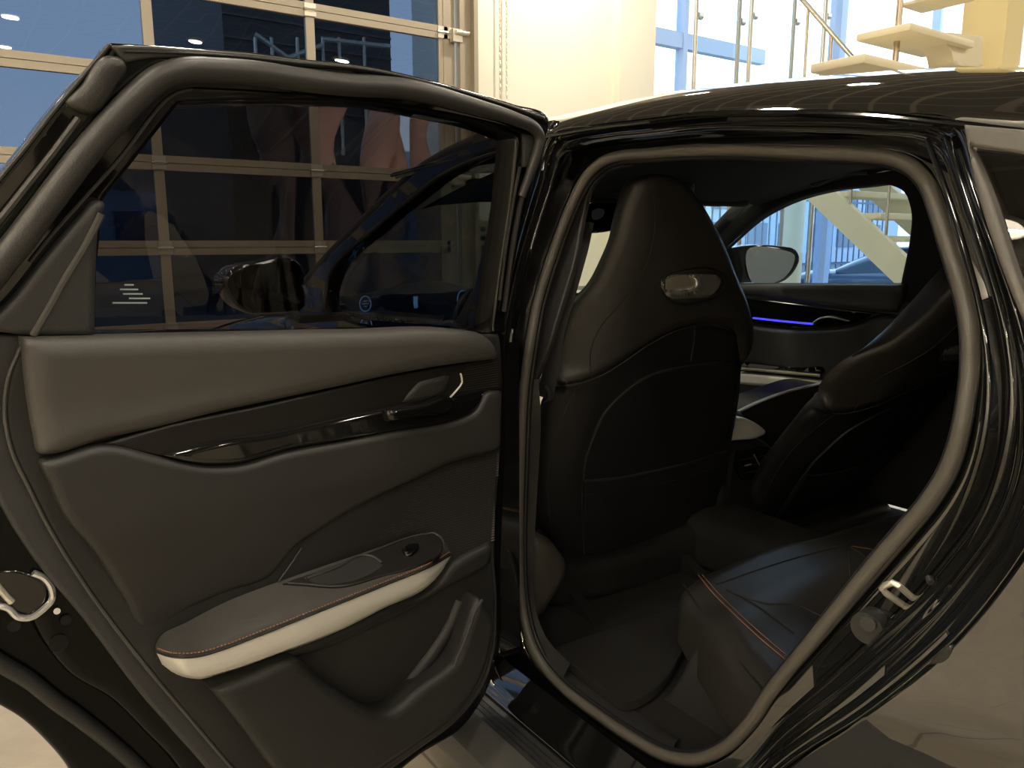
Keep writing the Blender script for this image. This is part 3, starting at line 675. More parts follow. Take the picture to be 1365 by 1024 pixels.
# right A pillar, right front door cabin side with window hole
win = RS.uz([(958, 334, 1), (975, 318), (1000, 296), (1050, 269), (1100, 255), (1150, 249), (1185, 247), (1203, 256), (1212, 278), (1211, 318), (1205, 350), (1199, 378, 1), (1080, 378), (958, 378, 1)], 0)
ro = np.array([RS.at(955, 300), RS.at(1000, 258)]) 
U0 = win[:, 0].min()
outl = np.array([(U0-.06, .30), (U0-.06, win[:, 1].min()+.02), RS.at(936, 321), RS.at(955, 300), RS.at(985, 262), (-.55, 1.395), (-.0, 1.425), (.9, 1.40), (1.1, 1.3), (1.1, .30)])
fr_door = panel('front_door', RS, outl, -.06, 0, M['headliner'], car, edge=.012, res=.05, holes=[win])
panel('window_glass', RS, win, -.035, -.03, M['tint_far'], fr_door, edge=.001, res=.2)
rp_ = RS.uz([(958, 381, 1), (1080, 380), (1199, 380, 1), (1197, 405), (1190, 413), (1120, 408), (1060, 402), (960, 388, 1)], .035)
rp_ = RS.uz([(940, 380, 1), (1080, 379), (1202, 379, 1), (1200, 400), (1192, 417, 1), (1120, 411), (1060, 403), (940, 386, 1)], .035)
panel('upper_pad', RS, rp_, 0, .035, M['leather'], fr_door, edge=.02, res=.03)
panel('inlay', RS, RS.uz([(940, 388, 1), (1060, 405), (1120, 412), (1192, 419, 1), (1160, 424), (1140, 433), (1120, 436), (1080, 438), (940, 425, 1)], .022), 0, .022, M['gloss'], fr_door, edge=.004)
panel('lower_pad', RS, RS.uz([(940, 427, 1), (1080, 440), (1120, 438), (1142, 434), (1165, 424), (1230, 420, 1), (1230, 520, 1), (1095, 505), (1000, 490), (940, 486, 1)], .03), 0, .03, M['leather2'], fr_door, edge=.014, bump=lambda u, z: .01*math.sin((u+z)*14))
P_, F_ = tube(RS.line([(1004, 424), (1040, 428), (1083, 432)], .028), .0035, 8); mk('light_strip', P_, F_, M['blue_led'], fr_door, label='glowing blue ambient light strip')
P_, F_ = tube(RS.line([(1084, 431), (1092, 425), (1100, 423), (1132, 428)], .035), .004, 8); mk('door_handle', P_, F_, M['chrome'], fr_door)
P_, F_ = tube(RS.line([(985, 491), (1030, 495), (1094, 501)], .055), .006, 8); mk('armrest_trim', P_, F_, M['steel'], fr_door)
panel('armrest', RS, RS.uz([(940, 494, 1), (1000, 499), (1096, 508, 1), (1092, 520, 1), (1000, 514), (940, 508, 1)], .06), 0, .06, M['silver'], fr_door, edge=.012)
panel('switch_plate', RS, RS.uz([(985, 482, 1), (1060, 490), (1094, 494), (1094, 498, 1), (985, 490, 1)], .05), 0, .05, M['gloss'], fr_door, edge=.003)
panel('door_base', RS, np.array([(U0-.05, .3), (U0-.05, 1.0), (1.05, 1.0), (1.05, .3)]), 0, .012, M['plastic'], fr_door, edge=.01)
# A pillar trims, windscreen
ap = np.array([RS.P(*RS.at(x, y, -.01), -.01) for x, y in smooth([(1010, 258), (985, 278), (960, 303), (940, 325), (915, 350)], False, 8)])
mk('a_pillar_trim', *tube(ap, .030, 12, False, .8), M['leather2'], car)
apl = SIDE.line([(640, 190), (600, 208), (560, 232), (520, 266), (480, 305), (440, 345), (405, 385)], -.06); mk('a_pillar_trim', *tube(apl, .022, 12), M['leather2'], car)
ws = [[(x, .74-.02*((x-.92)/.7)**2, 1.372-.03*((x-.92)/.7)**2) for x in np.linspace(.22, 1.62, 12)], [(x, 1.52-.25*((x-.92)/.75)**2, 1.0) for x in np.linspace(.06, 1.78, 12)]]
V, Fc = loft([ws[0], [tuple((np.array(a)+np.array(b))/2+np.array((0, .02, .02))) for a, b in zip(*ws)], ws[1]])
o = mk('windscreen', V, Fc, M['screen_gl'], car)
# right outside mirror
FM = Frame((1.90, .86), (.90, -.44))
mo = [(958, 336), (985, 329), (1040, 328), (1062, 333), (1067, 342), (1060, 362), (1048, 374), (1000, 377), (958, 376)]
rm = panel('door_mirror', FM, FM.uz(mo, 0), -.09, 0, M['gloss'], car, edge=.012, res=.03)
panel('mirror_glass', FM, FM.uz([(995, 334), (1040, 333), (1058, 340), (1054, 358), (1043, 371), (1000, 374), (995, 360)], .0), 0, .007, M['mirror'], rm, edge=.001)
FM = plane_y(.85)
mo = [(300, 371), (307, 361), (345, 350), (395, 347), (404, 355), (407, 380), (406, 411), (389, 418), (339, 420), (320, 411), (307, 396)]
lm = panel('door_mirror', FM, FM.uz(mo, 0), -.10, 0, M['gloss'], car, edge=.012, res=.03)
panel('mirror_glass', FM, FM.uz([(325, 358), (350, 352), (395, 351), (400, 380), (398, 408), (345, 411), (330, 400)], 0), 0, .003, mat('dim mirror', (.25, .25, .26), .02, metal=1), lm, edge=.001)
mk('mirror_stalk', *bevbox((-.13, .80, .985), (.01, .90, 1.005), .008), M['gloss'], lm)
P_, F_ = tube(FM.line([(338, 419), (392, 416)], .004), .0025, 6); mk('mirror_chrome_edge', P_, F_, M['chrome'], lm)
# inner mirror and sensor housing
FI = plane_y(.74)
im = panel('interior_mirror', FI, FI.uz([(772, 300), (776, 278), (784, 273), (860, 270), (868, 275), (866, 300, 1)], 0), -.03, 0, M['gloss'], car, edge=.006)
panel('mirror_glass', FI, FI.uz([(790, 281), (805, 279), (806, 284), (801, 291), (791, 293)], .002), 0, .003, mat('painted mirror reflection', (.25, .33, .38), .3), im, edge=.002)  # bluish reflection in the mirror, painted as a pale patch
# dashboard
DY = 1.08
dv = [[(x, y, z+(.045*math.exp(-((x-.45)/.17)**2))*b_) for x in np.linspace(.12, 1.70, 40)] for y, z, b_ in ((1.02, .70, 0), (1.00, .90, 0), (1.02, .985, .3), (1.08, 1.01, 1), (1.16, 1.02, 1), (1.35, 1.01, .3), (1.55, .99, 0))]
V, Fc = loft(dv); dash = mk('dashboard', V, Fc, M['plastic'], car, ang=60)
FD = plane_y(1.0)
panel('display_screen', FD, np.array([(.16, .93), (.17, 1.02), (.20, 1.035), (.95, 1.035), (.96, .93)]), -.02, .01, M['screen'], dash, edge=.003)
def ico(px, py, r, n=24):
    c = FD.P(*FD.at(px, py, .012), .012); return [c+np.array((r*math.cos(t), 0, r*math.sin(t)*1.25)) for t in np.linspace(0, 2*PI, n+1)[:-1]]
q = MB().tube(ico(487, 405, .018), .0012, 6, True); c = FD.P(*FD.at(487, 405, .012), .012)
q.tube([c-np.array((.011, 0, 0)), c+np.array((.011, 0, 0))], .001, 5).tube([c+np.array((-.006, 0, .008)), c+np.array((.006, 0, .008))], .0012, 5).tube([c+np.array((-.004, 0, -.008)), c+np.array((.004, 0, -.008))], .001, 5); q.build('gauge_icon', M['icon'], dash)
c = FD.P(*FD.at(554, 403, .012), .012); mk('car_icon', *bevbox(c-np.array((.007, .001, .018)), c+np.array((.007, .001, .018)), .0009), M['icon'], dash)
MB().tube(ico(617, 398, .02)[5:16], .0014, 6).build('gauge_arc', M['icon'], dash)
MB().tube([FD.P(*FD.at(748, 400, .01), .01), FD.P(*FD.at(753, 416, .01), .01)], .004, 6).build('gauge_icon', M['icon'], dash)
# steering wheel
sw = [np.array((.52+.175*math.cos(t), .80+.06*math.sin(t), .90+.165*math.sin(t))) for t in np.linspace(0, 2*PI, 41)[:-1]]
swm = MB().tube(sw, .014, 10, True).tube([(.36, .82, .90), (.68, .82, .90)], .018, 8).tube([(.52, .83, .90), (.52, .79, .76)], .018, 8).build('steering_wheel', M['seat'], car)
mk('wheel_hub', *bevbox((.45, .78, .85), (.59, .83, .95), .02), M['seat'], swm)

# ---------------- cabin floor, mat, kick panels
mk('cabin_floor', *bevbox((.15, -1.6, .22), (1.76, 1.5, .28), .01), M['carpet'], car)
mk('tunnel', *bevbox((.80, -.9, .26), (1.04, 1.2, .42), .05, 4), M['carpet'], car)
FZ = Flat(.30)
panel('floor_mat', FZ, FZ.uz([(735, 868, 1), (900, 812, 1), (920, 840), (905, 880), (870, 925), (830, 940), (800, 920, 1)], 0), -.012, .008, M['carpet'], car, edge=.004, res=.05)
st_px = [(744, 880), (790, 905), (850, 948), (905, 985), (935, 1000)]
kp = SIDE.line([(726, 860), (748, 880), (795, 912), (850, 950), (905, 985)], -.17)
ko = SIDE.line([(714, 868), (735, 898), (785, 940), (842, 980), (895, 1005)], -.115)
n_ = 30; ko = resamp(ko, n_); kp = resamp(kp, n_); kd = kp+np.array((.04, 0, -.09))
V, Fc = loft([ko, ko*.5+kp*.5+np.array((0, 0, .006)), kp, kp*.6+kd*.4+np.array((.01, 0, 0)), kd]); mk('sill_trim', V, Fc, M['plastic2'], car)
V, Fc = loft([SIDE.line([(718, 505), (721, 560), (717, 640), (712, 740), (712, 800), (728, 850), (760, 885)], -.14, 24), SIDE.line([(700, 505), (697, 560), (695, 640), (694, 740), (697, 800), (715, 860), (750, 905)], -.115, 24)]); mk('b_pillar_lower_trim', V, Fc, M['plastic'], car)
bu = SIDE.uz([(840, 219, 1), (805, 232), (790, 246), (775, 295), (767, 340), (745, 415), (728, 470), (713, 506, 1), (698, 506, 1), (704, 470), (718, 400), (742, 335), (762, 280), (782, 240), (810, 218)], -.13)
panel('b_pillar_trim', SIDE, bu, -.142, -.13, M['plastic2'], car, edge=.004, res=.03)
# seat belt with anchor rings
bl = [SIDE.P(*SIDE.at(x, y, -.21), -.21) for x, y in ((781, 296), (774, 330), (760, 380), (742, 440), (735, 490), (727, 530))]
mk('seat_belt', *tube(resamp(bl, 20), .018, 8, False, .12, up=(.8, .6, 0)), M['belt'], car)
a_ = MB(); a_.tube([SIDE.P(*SIDE.at(x, y, -.2), -.2) for x, y in ((771, 310), (776, 294), (783, 300), (778, 311), (771, 313))], .0045, 8, True); a_.build('belt_guide', M['plastic'], car)
a_ = MB(); a_.tube([SIDE.P(*SIDE.at(x, y, -.2), -.2) for x, y in ((728, 515), (733, 524), (732, 533), (727, 537))], .004, 8); a_.build('belt_anchor', M['plastic2'], car)
# ---------------- front seat (driver), then its copy on the right
SB = Frame((0, .15), (1, 0), lambda z: .27*(z-.95))
UC = .56
def sb(u, z):
    du = min(max(u-UC, -.34), .34); b = -(.45 if du < 0 else .20)*du*du; k = 1.0 if du < 0 else .10
    if z > .86: b -= k*1.1*max(0, abs(du)-.17)**1.4*min(1, (z-.86)/.05)
    else: b -= k*.8*max(0, abs(du)-.20)**1.3
    return b
low = [(749, 512, 1), (732, 529), (724, 570), (718, 640), (720, 700), (735, 716), (762, 749), (792, 748), (867, 733), (957, 698, 1), (964, 690), (975, 640), (981, 582), (990, 520), (993, 479), (1000, 440, 1), (880, 420, 1), (800, 440, 1), (760, 500, 1)]
fs = panel('car_seat', SB, bump_uz(SB, low, 0, sb), -.13, 0, M['seat_back'], car, edge=.02, res=.022, bump=sb, ang=80, taper=(UC, .78))
top = [(760, 513, 1), (749, 512, 1), (735, 492), (732, 470), (737, 449), (744, 430), (764, 405), (788, 382), (808, 346), (820, 317), (829, 282), (838, 259), (850, 240), (872, 232), (899, 233), (921, 245), (937, 264), (955, 294), (972, 328), (987, 367), (1002, 405), (1008, 434), (1006, 464), (996, 486, 1), (990, 440, 1), (950, 433), (915, 437), (870, 457), (830, 484), (797, 503, 1), (780, 510)]
hd = panel('headrest', SB, bump_uz(SB, top, .022, sb), -.11, .022, M['seat'], fs, edge=.02, res=.016, bump=sb, ang=80, taper=(UC+.02, .76))
# wing cushion seam and piping
def sline(name, pts, w, r, m, parent=None): return mk(name, *tube(bline(SB, pts, w, sb), r, 6), m, parent or fs)
sline('wing_seam', [(871, 256), (874, 290), (870, 326), (858, 361), (832, 399), (797, 443), (788, 466), (788, 504)], .0228, .0014, M['plastic'], hd)
sline('wing_piping', [(847, 247), (836, 262), (829, 285), (820, 318), (808, 348), (790, 382), (768, 406), (748, 432), (741, 456), (742, 482), (752, 511)], .006, .0022, M['stitch_gr'], hd)
sline('wing_stitching', [(848, 262), (838, 285), (830, 318), (816, 350), (796, 380), (772, 406), (753, 434), (745, 458), (746, 482), (756, 511)], .014, .0009, M['stitch'], hd)
sline('shell_seam', [(752, 514), (774, 511), (797, 503), (830, 484), (870, 457), (915, 437), (950, 433), (978, 442)], .0225, .0012, M['stitch_gr'])
sline('shell_seam', [(927, 434), (925, 458), (921, 481)], .001, .0011, M['stitch_gr'])
sline('bolster_seam', [(770, 514), (756, 541), (744, 570), (734, 604), (730, 637), (732, 680), (735, 712)], .0008, .0013, M['stitch_gr'])
pocket = [(779, 743, 1), (777, 700), (776, 661), (778, 637), (781, 610), (788, 591), (796, 570), (805, 552), (826, 529), (850, 510), (876, 497), (920, 487), (964, 482), (985, 482, 1), (981, 540), (972, 600), (962, 693, 1), (900, 720)]
panel('back_panel', SB, bump_uz(SB, pocket, .006, sb), -.02, .006, M['seat_back'], fs, edge=.005, res=.025, bump=sb, ang=80)
sline('panel_piping', pocket[:13], .004, .0018, M['stitch_gr'])
pk = [(779, 641, 1), (817, 638), (876, 627), (934, 612), (975, 597, 1), (962, 692, 1), (900, 718), (840, 733), (782, 742, 1), (779, 700)]
mpk = panel('map_pocket', SB, bump_uz(SB, pk, .014, sb), .0, .014, M['seat_back'], fs, edge=.006, res=.025, bump=sb, ang=80)
sline('pocket_hem', [(779, 659), (817, 657), (876, 646), (934, 631), (970, 617)], .0145, .0014, M['plastic'], mpk)
sline('pocket_edge', [(779, 641), (817, 638), (876, 627), (934, 612), (975, 597)], .012, .003, M['seat'], mpk)
# recliner cover
SC = plane_y(.22)
rc = [(719, 717), (729, 718), (740, 722), (752, 735), (761, 750), (761, 768), (754, 784), (740, 806), (727, 826), (716, 829), (712, 800), (713, 750)]
panel('recliner_cover', SC, SC.uz(rc, .02), -.15, .02, mat('grey brown recliner cover', (.06, .055, .046), .5), fs, edge=.035, res=.012, ang=80)
bs_ = [(720, 742, 1), (762, 749), (957, 698, 1), (975, 700), (965, 745), (900, 775), (820, 800), (740, 812, 1)]
panel('seat_base', SC, SC.uz(bs_, -.03), -.30, -.03, M['plastic'], fs, edge=.03, res=.03)
mk('seat_cushion', *bevbox((.30, .38, .48), (.82, .85, .62), .05, 4), M['seat'], fs)
for x_ in (.34, .74): MB().add([(x_, .15, .28), (x_, .75, .28), (x_, .7, .35), (x_, .3, .35), (x_+.03, .15, .28), (x_+.03, .75, .28), (x_+.03, .7, .35), (x_+.03, .3, .35)], [(0, 1, 2, 3), (7, 6, 5, 4), (0, 4, 5, 1), (1, 5, 6, 2), (2, 6, 7, 3), (3, 7, 4, 0)]).build('seat_rail', M['plastic'], fs)
# badge: polished metal frame with a slot
bd = [(884, 375, 1), (892, 368, 1), (902, 366, 1), (955, 364.5, 1), (963, 370, 1), (963, 379, 1), (953, 392, 1), (944, 397, 1), (899, 400, 1), (892, 396, 1), (884, 385, 1)]
hole = [(887, 373, 1), (894, 370), (924, 370), (930, 374, 1), (930, 380, 1), (924, 385, 1), (887, 386, 1)]
bg = panel('headrest_badge', SB, bump_uz(SB, bd, .030, sb), .018, .030, M['chrome'], fs, edge=.006, res=.008, bump=sb, ang=30, holes=[bump_uz(SB, hole, .030, sb)], label='polished metal headrest badge')
panel('badge_recess', SB, bump_uz(SB, hole, .022, sb), .018, .0235, M['steel'], bg, edge=.0015, res=.01, bump=sb)
sline('badge_rim', [(882, 375), (890, 367), (900, 364), (957, 363), (966, 370), (966, 381), (956, 396), (945, 400), (896, 402), (888, 397), (880, 384)], .024, .003, M['plastic'], bg)
def text3(name, s, pos, ex, ez, size, m, parent, depth=.0012):
    cu = bpy.data.curves.new('t', 'FONT'); cu.body = s; cu.size = size; cu.extrude = depth; cu.align_x = 'CENTER'; cu.align_y = 'CENTER'
    t = bpy.data.objects.new('t', cu); C.objects.link(t); dg = bpy.context.evaluated_depsgraph_get(); me = bpy.data.meshes.new_from_object(t.evaluated_get(dg))
    bpy.data.objects.remove(t); ex = np.array(ex, float); ex /= np.linalg.norm(ex); ez = np.array(ez, float); ez /= np.linalg.norm(ez); ny = np.cross(ex, ez)
    V = [np.array(pos)+ex*v.co[0]+ez*v.co[1]+ny*v.co[2] for v in me.vertices]; Fc = [list(p.vertices) for p in me.polygons]
    return mk(name, V, Fc, m, parent, smooth=False)
u_, z_ = SB.at(921, 392, .031+sb(.56, 1.1)); pos = SB.P(u_, z_, .031+sb(u_, z_))
text3('badge_lettering', 'UNI-T', pos, (1, .0, .02), (0, -.27, 1), .016, M['plastic'], bg)
# right front seat: every piece copied, set back and lower than the driver's
seat2 = copy_tree(fs, car); seat2.name = 'car_seat.001'
Rm = Matrix.Rotation(math.radians(21), 4, 'X'); piv = Vector((0, .30, .50)); tv = Vector((.77, -.06, -.07)); cw = Vector(WL[car.name])
wfs = Vector(WL[fs.name]); nw = Rm.to_3x3() @ (wfs-piv)+piv+tv
seat2.location = nw-cw; seat2.rotation_euler = (math.radians(21), 0, 0)
for ch in list(seat2.children):
    if ch.name.startswith('recliner_cover'): bpy.data.objects.remove(ch)
for ch in seat2.children:
    if ch.name.split('.')[0] in ('seat_base', 'seat_cushion', 'seat_rail', 'recliner_cover'):
        ch.rotation_euler = (math.radians(-21), 0, 0); ch.location = Rm.to_3x3().inverted() @ (wfs+Vector(ch.location)+tv-nw)
fs['label'] = 'driver seat back in the middle, black leather with metal badge'; seat2['label'] = 'black front passenger seat back, cut off by the door pillar'
P2 = None
#P2 = np.array([v for v in bline(SB, [(847, 247), (836, 262), (829, 285), (820, 318), (808, 348), (790, 382), (768, 406), (748, 432), (741, 456), (742, 482), (752, 511)], .002, sb)])+np.array((.77, -.08, -.085))

# ---------------- centre console
FCN = Frame((1.10, 0), (0, -1))             # its right flank area
def atz(px, py, z): D = ray(px, py); k = (z-CAM[2])/D[2]; return CAM+k*D
def aty(px, py, y): D = ray(px, py); k = (y-CAM[1])/D[1]; return CAM+k*D
CY_ = .29; FC_ = plane_y(CY_)
cons = mk('centre_console', *bevbox((.80, CY_+.02, .40), (1.05, .95, .70), .03), M['plastic'], car)
cp = [(970, 600, 1), (1020, 598), (1036, 612), (1041, 628), (1038, 640), (985, 655), (960, 660, 1)]
panel('console_rear', FC_, FC_.uz([(960, 588, 1), (1020, 588), (1040, 610), (1046, 640), (1046, 800, 1), (960, 800, 1)], 0), -.10, 0, M['plastic'], cons, edge=.015)
vt = panel('air_vent', FC_, FC_.uz([(972, 606, 1), (1028, 598), (1042, 624), (990, 642, 1)], .008), -.02, .008, M['gloss'], cons, edge=.004)
for a, b_ in (((985, 614), (1026, 606)), ((988, 622), (1034, 614)), ((992, 631), (1038, 621))):
    MB().tube([FC_.P(*FC_.at(*a, .012), .012), FC_.P(*FC_.at(*b_, .012), .012)], .0022, 6).build('vent_slat', M['plastic2'], vt)
MB().tube([FC_.P(*FC_.at(1005, 606, .014), .014), FC_.P(*FC_.at(1017, 629, .014), .014)], .0022, 6).build('vent_divider', M['steel'], vt)
MB().tube([FC_.P(*FC_.at(993, 621, .018), .018), FC_.P(*FC_.at(1001, 619, .018), .018)], .003, 6).build('vent_tab', M['steel'], vt)
# armrest end of pale leather
AR = Flat(.70)
mk('armrest_box', *bevbox((.84, .29, .62), (1.05, .60, .70), .03, 4), M['plastic'], cons)
arp = panel('armrest_cap', FC_, FC_.uz([(974, 557, 1), (988, 556), (1004, 561), (1018, 570), (1024, 577), (1016, 583), (985, 588), (974, 589, 1)], .03), -.15, .03, M['silver'], cons, edge=.012, label='pale silver grey armrest end')
# door-side console flank: dark leather slope with silver top line (right of the driver seat)
cf = plane_y(.38)
sl_ = panel('console_side_pad', cf, cf.uz([(980, 552, 1), (1000, 543), (1050, 524), (1100, 512), (1125, 522), (1085, 555), (1050, 600), (1040, 640), (1000, 610), (980, 590, 1)], 0), -.12, 0, M['seat'], cons, edge=.02, res=.02)
P_ = cf.line([(982, 550), (1000, 541), (1050, 522), (1100, 510)], -.005); mk('console_trim_line', *tube(P_, .008, 8, False, .6), M['silver'], cons)
# ---------------- rear bench
SZ = .50; BZ = Flat(SZ)
oe = [atz(x, y, SZ)[:2] for x, y in smooth([(911, 772), (925, 762), (950, 751), (1017, 724), (1092, 707), (1140, 692), (1222, 674)], False, 10)]
oe2 = [atz(x, y, SZ)[:2] for x, y in smooth([(906, 778), (915, 792), (935, 822), (965, 862), (1014, 920), (1040, 950)], False, 10)]
oe2 = [(max(p[0], .135), p[1]) for p in oe2]; ol = np.array([(1.62, -.80), (1.64, -.25)]+[tuple(p) for p in oe[::-1] if p[0] < 1.55]+[tuple(p) for p in oe2]+[(.135, -.80)])
def bb(x, y):
    b = 0
    for cx_ in (.50, 1.28): b -= .022*math.exp(-((x-cx_)/.16)**2)*(1-math.exp(-((y+.22)/.12)**2)) if y < -.22 else 0
    return b+.012*math.exp(-((y+.30)/.06)**2)
bench = panel('seat_bench', BZ, ol, -.13, 0, M['seat'], car, edge=.045, res=.02, bump=bb, ang=80)
def zl(name, pts, r, m, dz_=0.001): 
    out = []
    for x, y in smooth(pts, False, 8):
        p = atz(x, y, SZ)
        for _ in range(3): p = atz(x, y, SZ+dz_+bb(p[0], p[1]))
        out.append(p)
    return mk(name, *tube(out, r, 6), m, bench)
zl('cushion_seam', [(955, 779), (1000, 763), (1060, 744), (1125, 727)], .0018, M['stitch_gr'])
zl('cushion_seam', [(968, 786), (1010, 808), (1058, 844)], .0018, M['plastic'])
zl('cushion_seam', [(975, 790), (1020, 804), (1060, 806), (1100, 824)], .0014, M['stitch_gr'])
zl('cushion_seam', [(1133, 729), (1132, 750), (1136, 783)], .0016, M['stitch_gr'])
zl('cushion_seam', [(1133, 729), (1150, 740), (1162, 751)], .0016, M['stitch_gr'])
zl('orange_stitching', [(931, 767), (950, 790), (975, 815), (1010, 848), (1050, 882)], .0012, M['stitch'])
zl('orange_stitching', [(936, 766), (955, 788), (980, 813), (1015, 845), (1054, 878)], .0008, M['stitch'])
zl('orange_stitching', [(1135, 728), (1155, 731), (1175, 736)], .0009, M['stitch'])
def ze(pts, r, m, z): return mk('cushion_piping', *tube([atz(x, y, z) for x, y in smooth(pts, False, 8)], r, 6), m, bench)
ze([(911, 779), (925, 800), (950, 835), (985, 880), (1016, 918)], .0020, M['plastic'], SZ-.012)
mk('bench_base', *bevbox((.32, -1.3, .28), (1.60, -.30, .42), .03), M['plastic'], bench)
bk = [[(x, y, z) for x in np.linspace(.12, 1.66, 14)] for y, z in ((-.80, .45), (-.86, .62), (-.92, .85), (-.99, 1.08), (-1.04, 1.14), (-1.12, 1.12), (-1.05, .6))]
V, Fc = loft(bk); mk('bench_backrest', V, Fc, M['seat'], bench)
# plastic kick trim beside the bench
panel('kick_trim', SIDE, SIDE.uz([(925, 866), (905, 903), (874, 938), (846, 946), (900, 984), (940, 1002), (985, 1000), (1010, 965), (975, 930)], -.25), -.27, -.25, M['plastic2'], car, edge=.008, res=.015, ang=80)

# ================================================================== OPEN REAR DOOR
D_ = DOOR
# painted lower shell with latch face
shell = [(735, 165, 1), (733, 176), (715, 240), (690, 340), (676, 440), (676, 600), (670, 760), (668, 870), (650, 925), (618, 972), (560, 1010), (480, 1080), (330, 1200, 1), (210, 1170), (120, 1085), (90, 1024), (60, 989), (30, 962), (0, 944), (-60, 915), (-130, 850), (-150, 700), (-130, 560), (-105, 445, 1)]
low_shell = [(676, 440, 1), (676, 600), (670, 760), (668, 870), (650, 925), (618, 972), (560, 1010), (480, 1080), (330, 1200, 1), (210, 1170), (120, 1085), (90, 1024), (60, 989), (30, 962), (0, 944), (-60, 915), (-130, 850), (-150, 700), (-130, 560), (-105, 445, 1)]
def shell_b(u, z): return 0
rd = panel('rear_door', D_, D_.uz(low_shell, -.055), -.10, -.055, M['shell'], car, edge=.012, res=.03, label='open rear left door, black outer shell')
inn = [(672, 440, 1), (672, 600), (666, 760), (664, 870), (646, 920), (612, 966), (556, 1000), (480, 1060), (360, 1150, 1), (262, 1060), (225, 1010), (200, 985), (150, 936), (94, 902), (60, 861), (34, 820), (0, 805), (-45, 760), (-90, 650), (-90, 540), (-75, 445, 1)]
panel('inner_frame', D_, D_.uz(inn, -.012), -.058, -.012, M['shell'], rd, edge=.014, res=.02)
ds = D_.line([(-110, 640), (-85, 780), (-40, 855), (0, 884), (40, 908), (75, 936), (105, 957), (131, 977), (180, 1019), (240, 1085)], -.045)
mk('door_edge_seal', *tube(ds, .0105, 12), M['rubber_dk'], rd)
# window frame (gloss black) with the glass opening
wo = [(735, 165, 1), (732, 156), (686, 138), (636, 123), (568, 104), (484, 86), (400, 77), (337, 69), (253, 63), (187, 58), (150, 56, 1), (145, 64), (101, 111), (67, 152), (34, 195), (0, 236), (-50, 310), (-105, 430, 1), (-105, 446, 1), (300, 446), (676, 446, 1), (676, 420), (690, 340), (708, 262), (722, 205)]
wi = [(689, 184, 1), (640, 166), (589, 155), (501, 139), (414, 136), (300, 136), (239, 139, 1), (139, 266, 1), (130, 360, 1), (128, 444, 1), (300, 443), (480, 440), (655, 441, 1), (665, 370), (680, 270)]
WI = D_.uz(wi, .0)
wf = panel('window_frame', D_, D_.uz(wo, 0), -.05, 0, M['gloss'], rd, edge=.006, res=.03, holes=[WI])
gp = D_.uz([(695, 176, 1), (640, 156), (501, 130), (414, 127), (300, 127), (234, 130, 1), (200, 175), (165, 228), (130, 262), (118, 448, 1), (660, 448, 1), (675, 330)], -.02)
panel('window_glass', D_, gp, -.024, -.020, M['tint'], rd, edge=.001, res=.2, label='dark privacy glass of the open rear door')
# thick matte tube around the frame
tb = [(-70, 445), (-40, 405), (0, 353), (22, 326), (70, 262), (118, 199), (160, 152), (190, 122), (213, 104), (245, 94), (290, 94), (337, 97), (400, 106), (460, 113), (535, 118), (636, 143), (690, 160), (710, 169), (719, 182), (716, 200), (709, 222), (695, 262)]
tp = D_.line(tb, .012, step=6)
r_t = np.interp(np.arange(len(tp)), [0, len(tp)*.75, len(tp)*.86, len(tp)-1], [.0155, .0145, .011, .007])
mk('frame_seal', *tube(tp, r_t, 16), M['rubber'], wf, label='thick matt rubber seal around the door frame')
gl_ = [(150, 60, 1), (187, 60), (253, 65), (337, 71), (400, 79), (484, 88), (568, 106), (636, 125), (686, 140), (728, 155, 1), (727, 161, 1), (686, 147), (636, 131), (568, 112), (484, 95), (400, 88), (337, 82), (253, 78), (200, 78), (165, 84, 1)]
panel('frame_gasket', D_, D_.uz(gl_, .008), -.03, .008, M['rubber'], wf, edge=.003, res=.02)
P_, F_ = tube(D_.line([(165, 68), (253, 71), (337, 77), (400, 84), (484, 92), (568, 109), (636, 128), (690, 145)], .009), .0016, 6); mk('gasket_lip', P_, F_, M['rubber_dk'], wf)
panel('gasket_end_block', D_, D_.uz([(146, 72), (166, 76), (173, 88), (160, 112), (126, 152), (104, 146), (92, 138), (112, 112)], .016), -.03, .016, M['rubber'], wf, edge=.012, res=.012)
P_, F_ = tube(D_.line([(105, 158), (70, 205), (25, 262), (-20, 320), (-60, 380)], .004), .0045, 8); mk('frame_rib', P_, F_, M['rubber'], wf)
P_, F_ = tube(D_.line([(146, 60), (101, 113), (67, 154), (34, 197), (0, 238), (-50, 312)], .0), .0025, 8); mk('frame_edge_moulding', P_, F_, M['rubber'], wf)
# bright inner edge by the glass
P_, F_ = tube(D_.line([(40, 350), (62, 322), (115, 262), (168, 202), (205, 152), (222, 133), (238, 123), (256, 119)], .002), .0022, 8); mk('glass_run', P_, F_, M['rubber'], wf)
P_, F_ = tube(D_.line([(256, 119), (300, 121), (400, 127), (460, 131), (501, 136), (602, 153), (660, 166), (704, 178)], .002), .0030, 8); mk('glass_run_chrome', P_, F_, M['gloss'], wf)
for a_, r_ in (([(693, 222), (684, 270), (673, 340), (666, 400)], .003), ([(703, 232), (692, 280), (681, 345), (672, 415)], .005)):
    P_, F_ = tube(D_.line(a_, .004), r_, 8); mk('rear_channel', P_, F_, M['rubber_dk'], wf)
panel('corner_trim', D_, D_.uz([(699, 179, 1), (716, 183), (717, 190), (705, 222), (698, 223, 1), (699, 200)], .006), -.02, .006, M['plastic2'], wf, edge=.003, res=.02)
# etched marks on the glass
for k, (a, b_) in enumerate(((166, 178), (160, 184), (164, 190), (172, 200), (150, 196))):
    y = 380+k*6; p_ = D_.P(*D_.at(a, y, -.0195), -.0195); q_ = D_.P(*D_.at(b_, y, -.0195), -.0195); MB().tube([p_, q_], .0011, 5).build('glass_mark', M['mark'], wf)
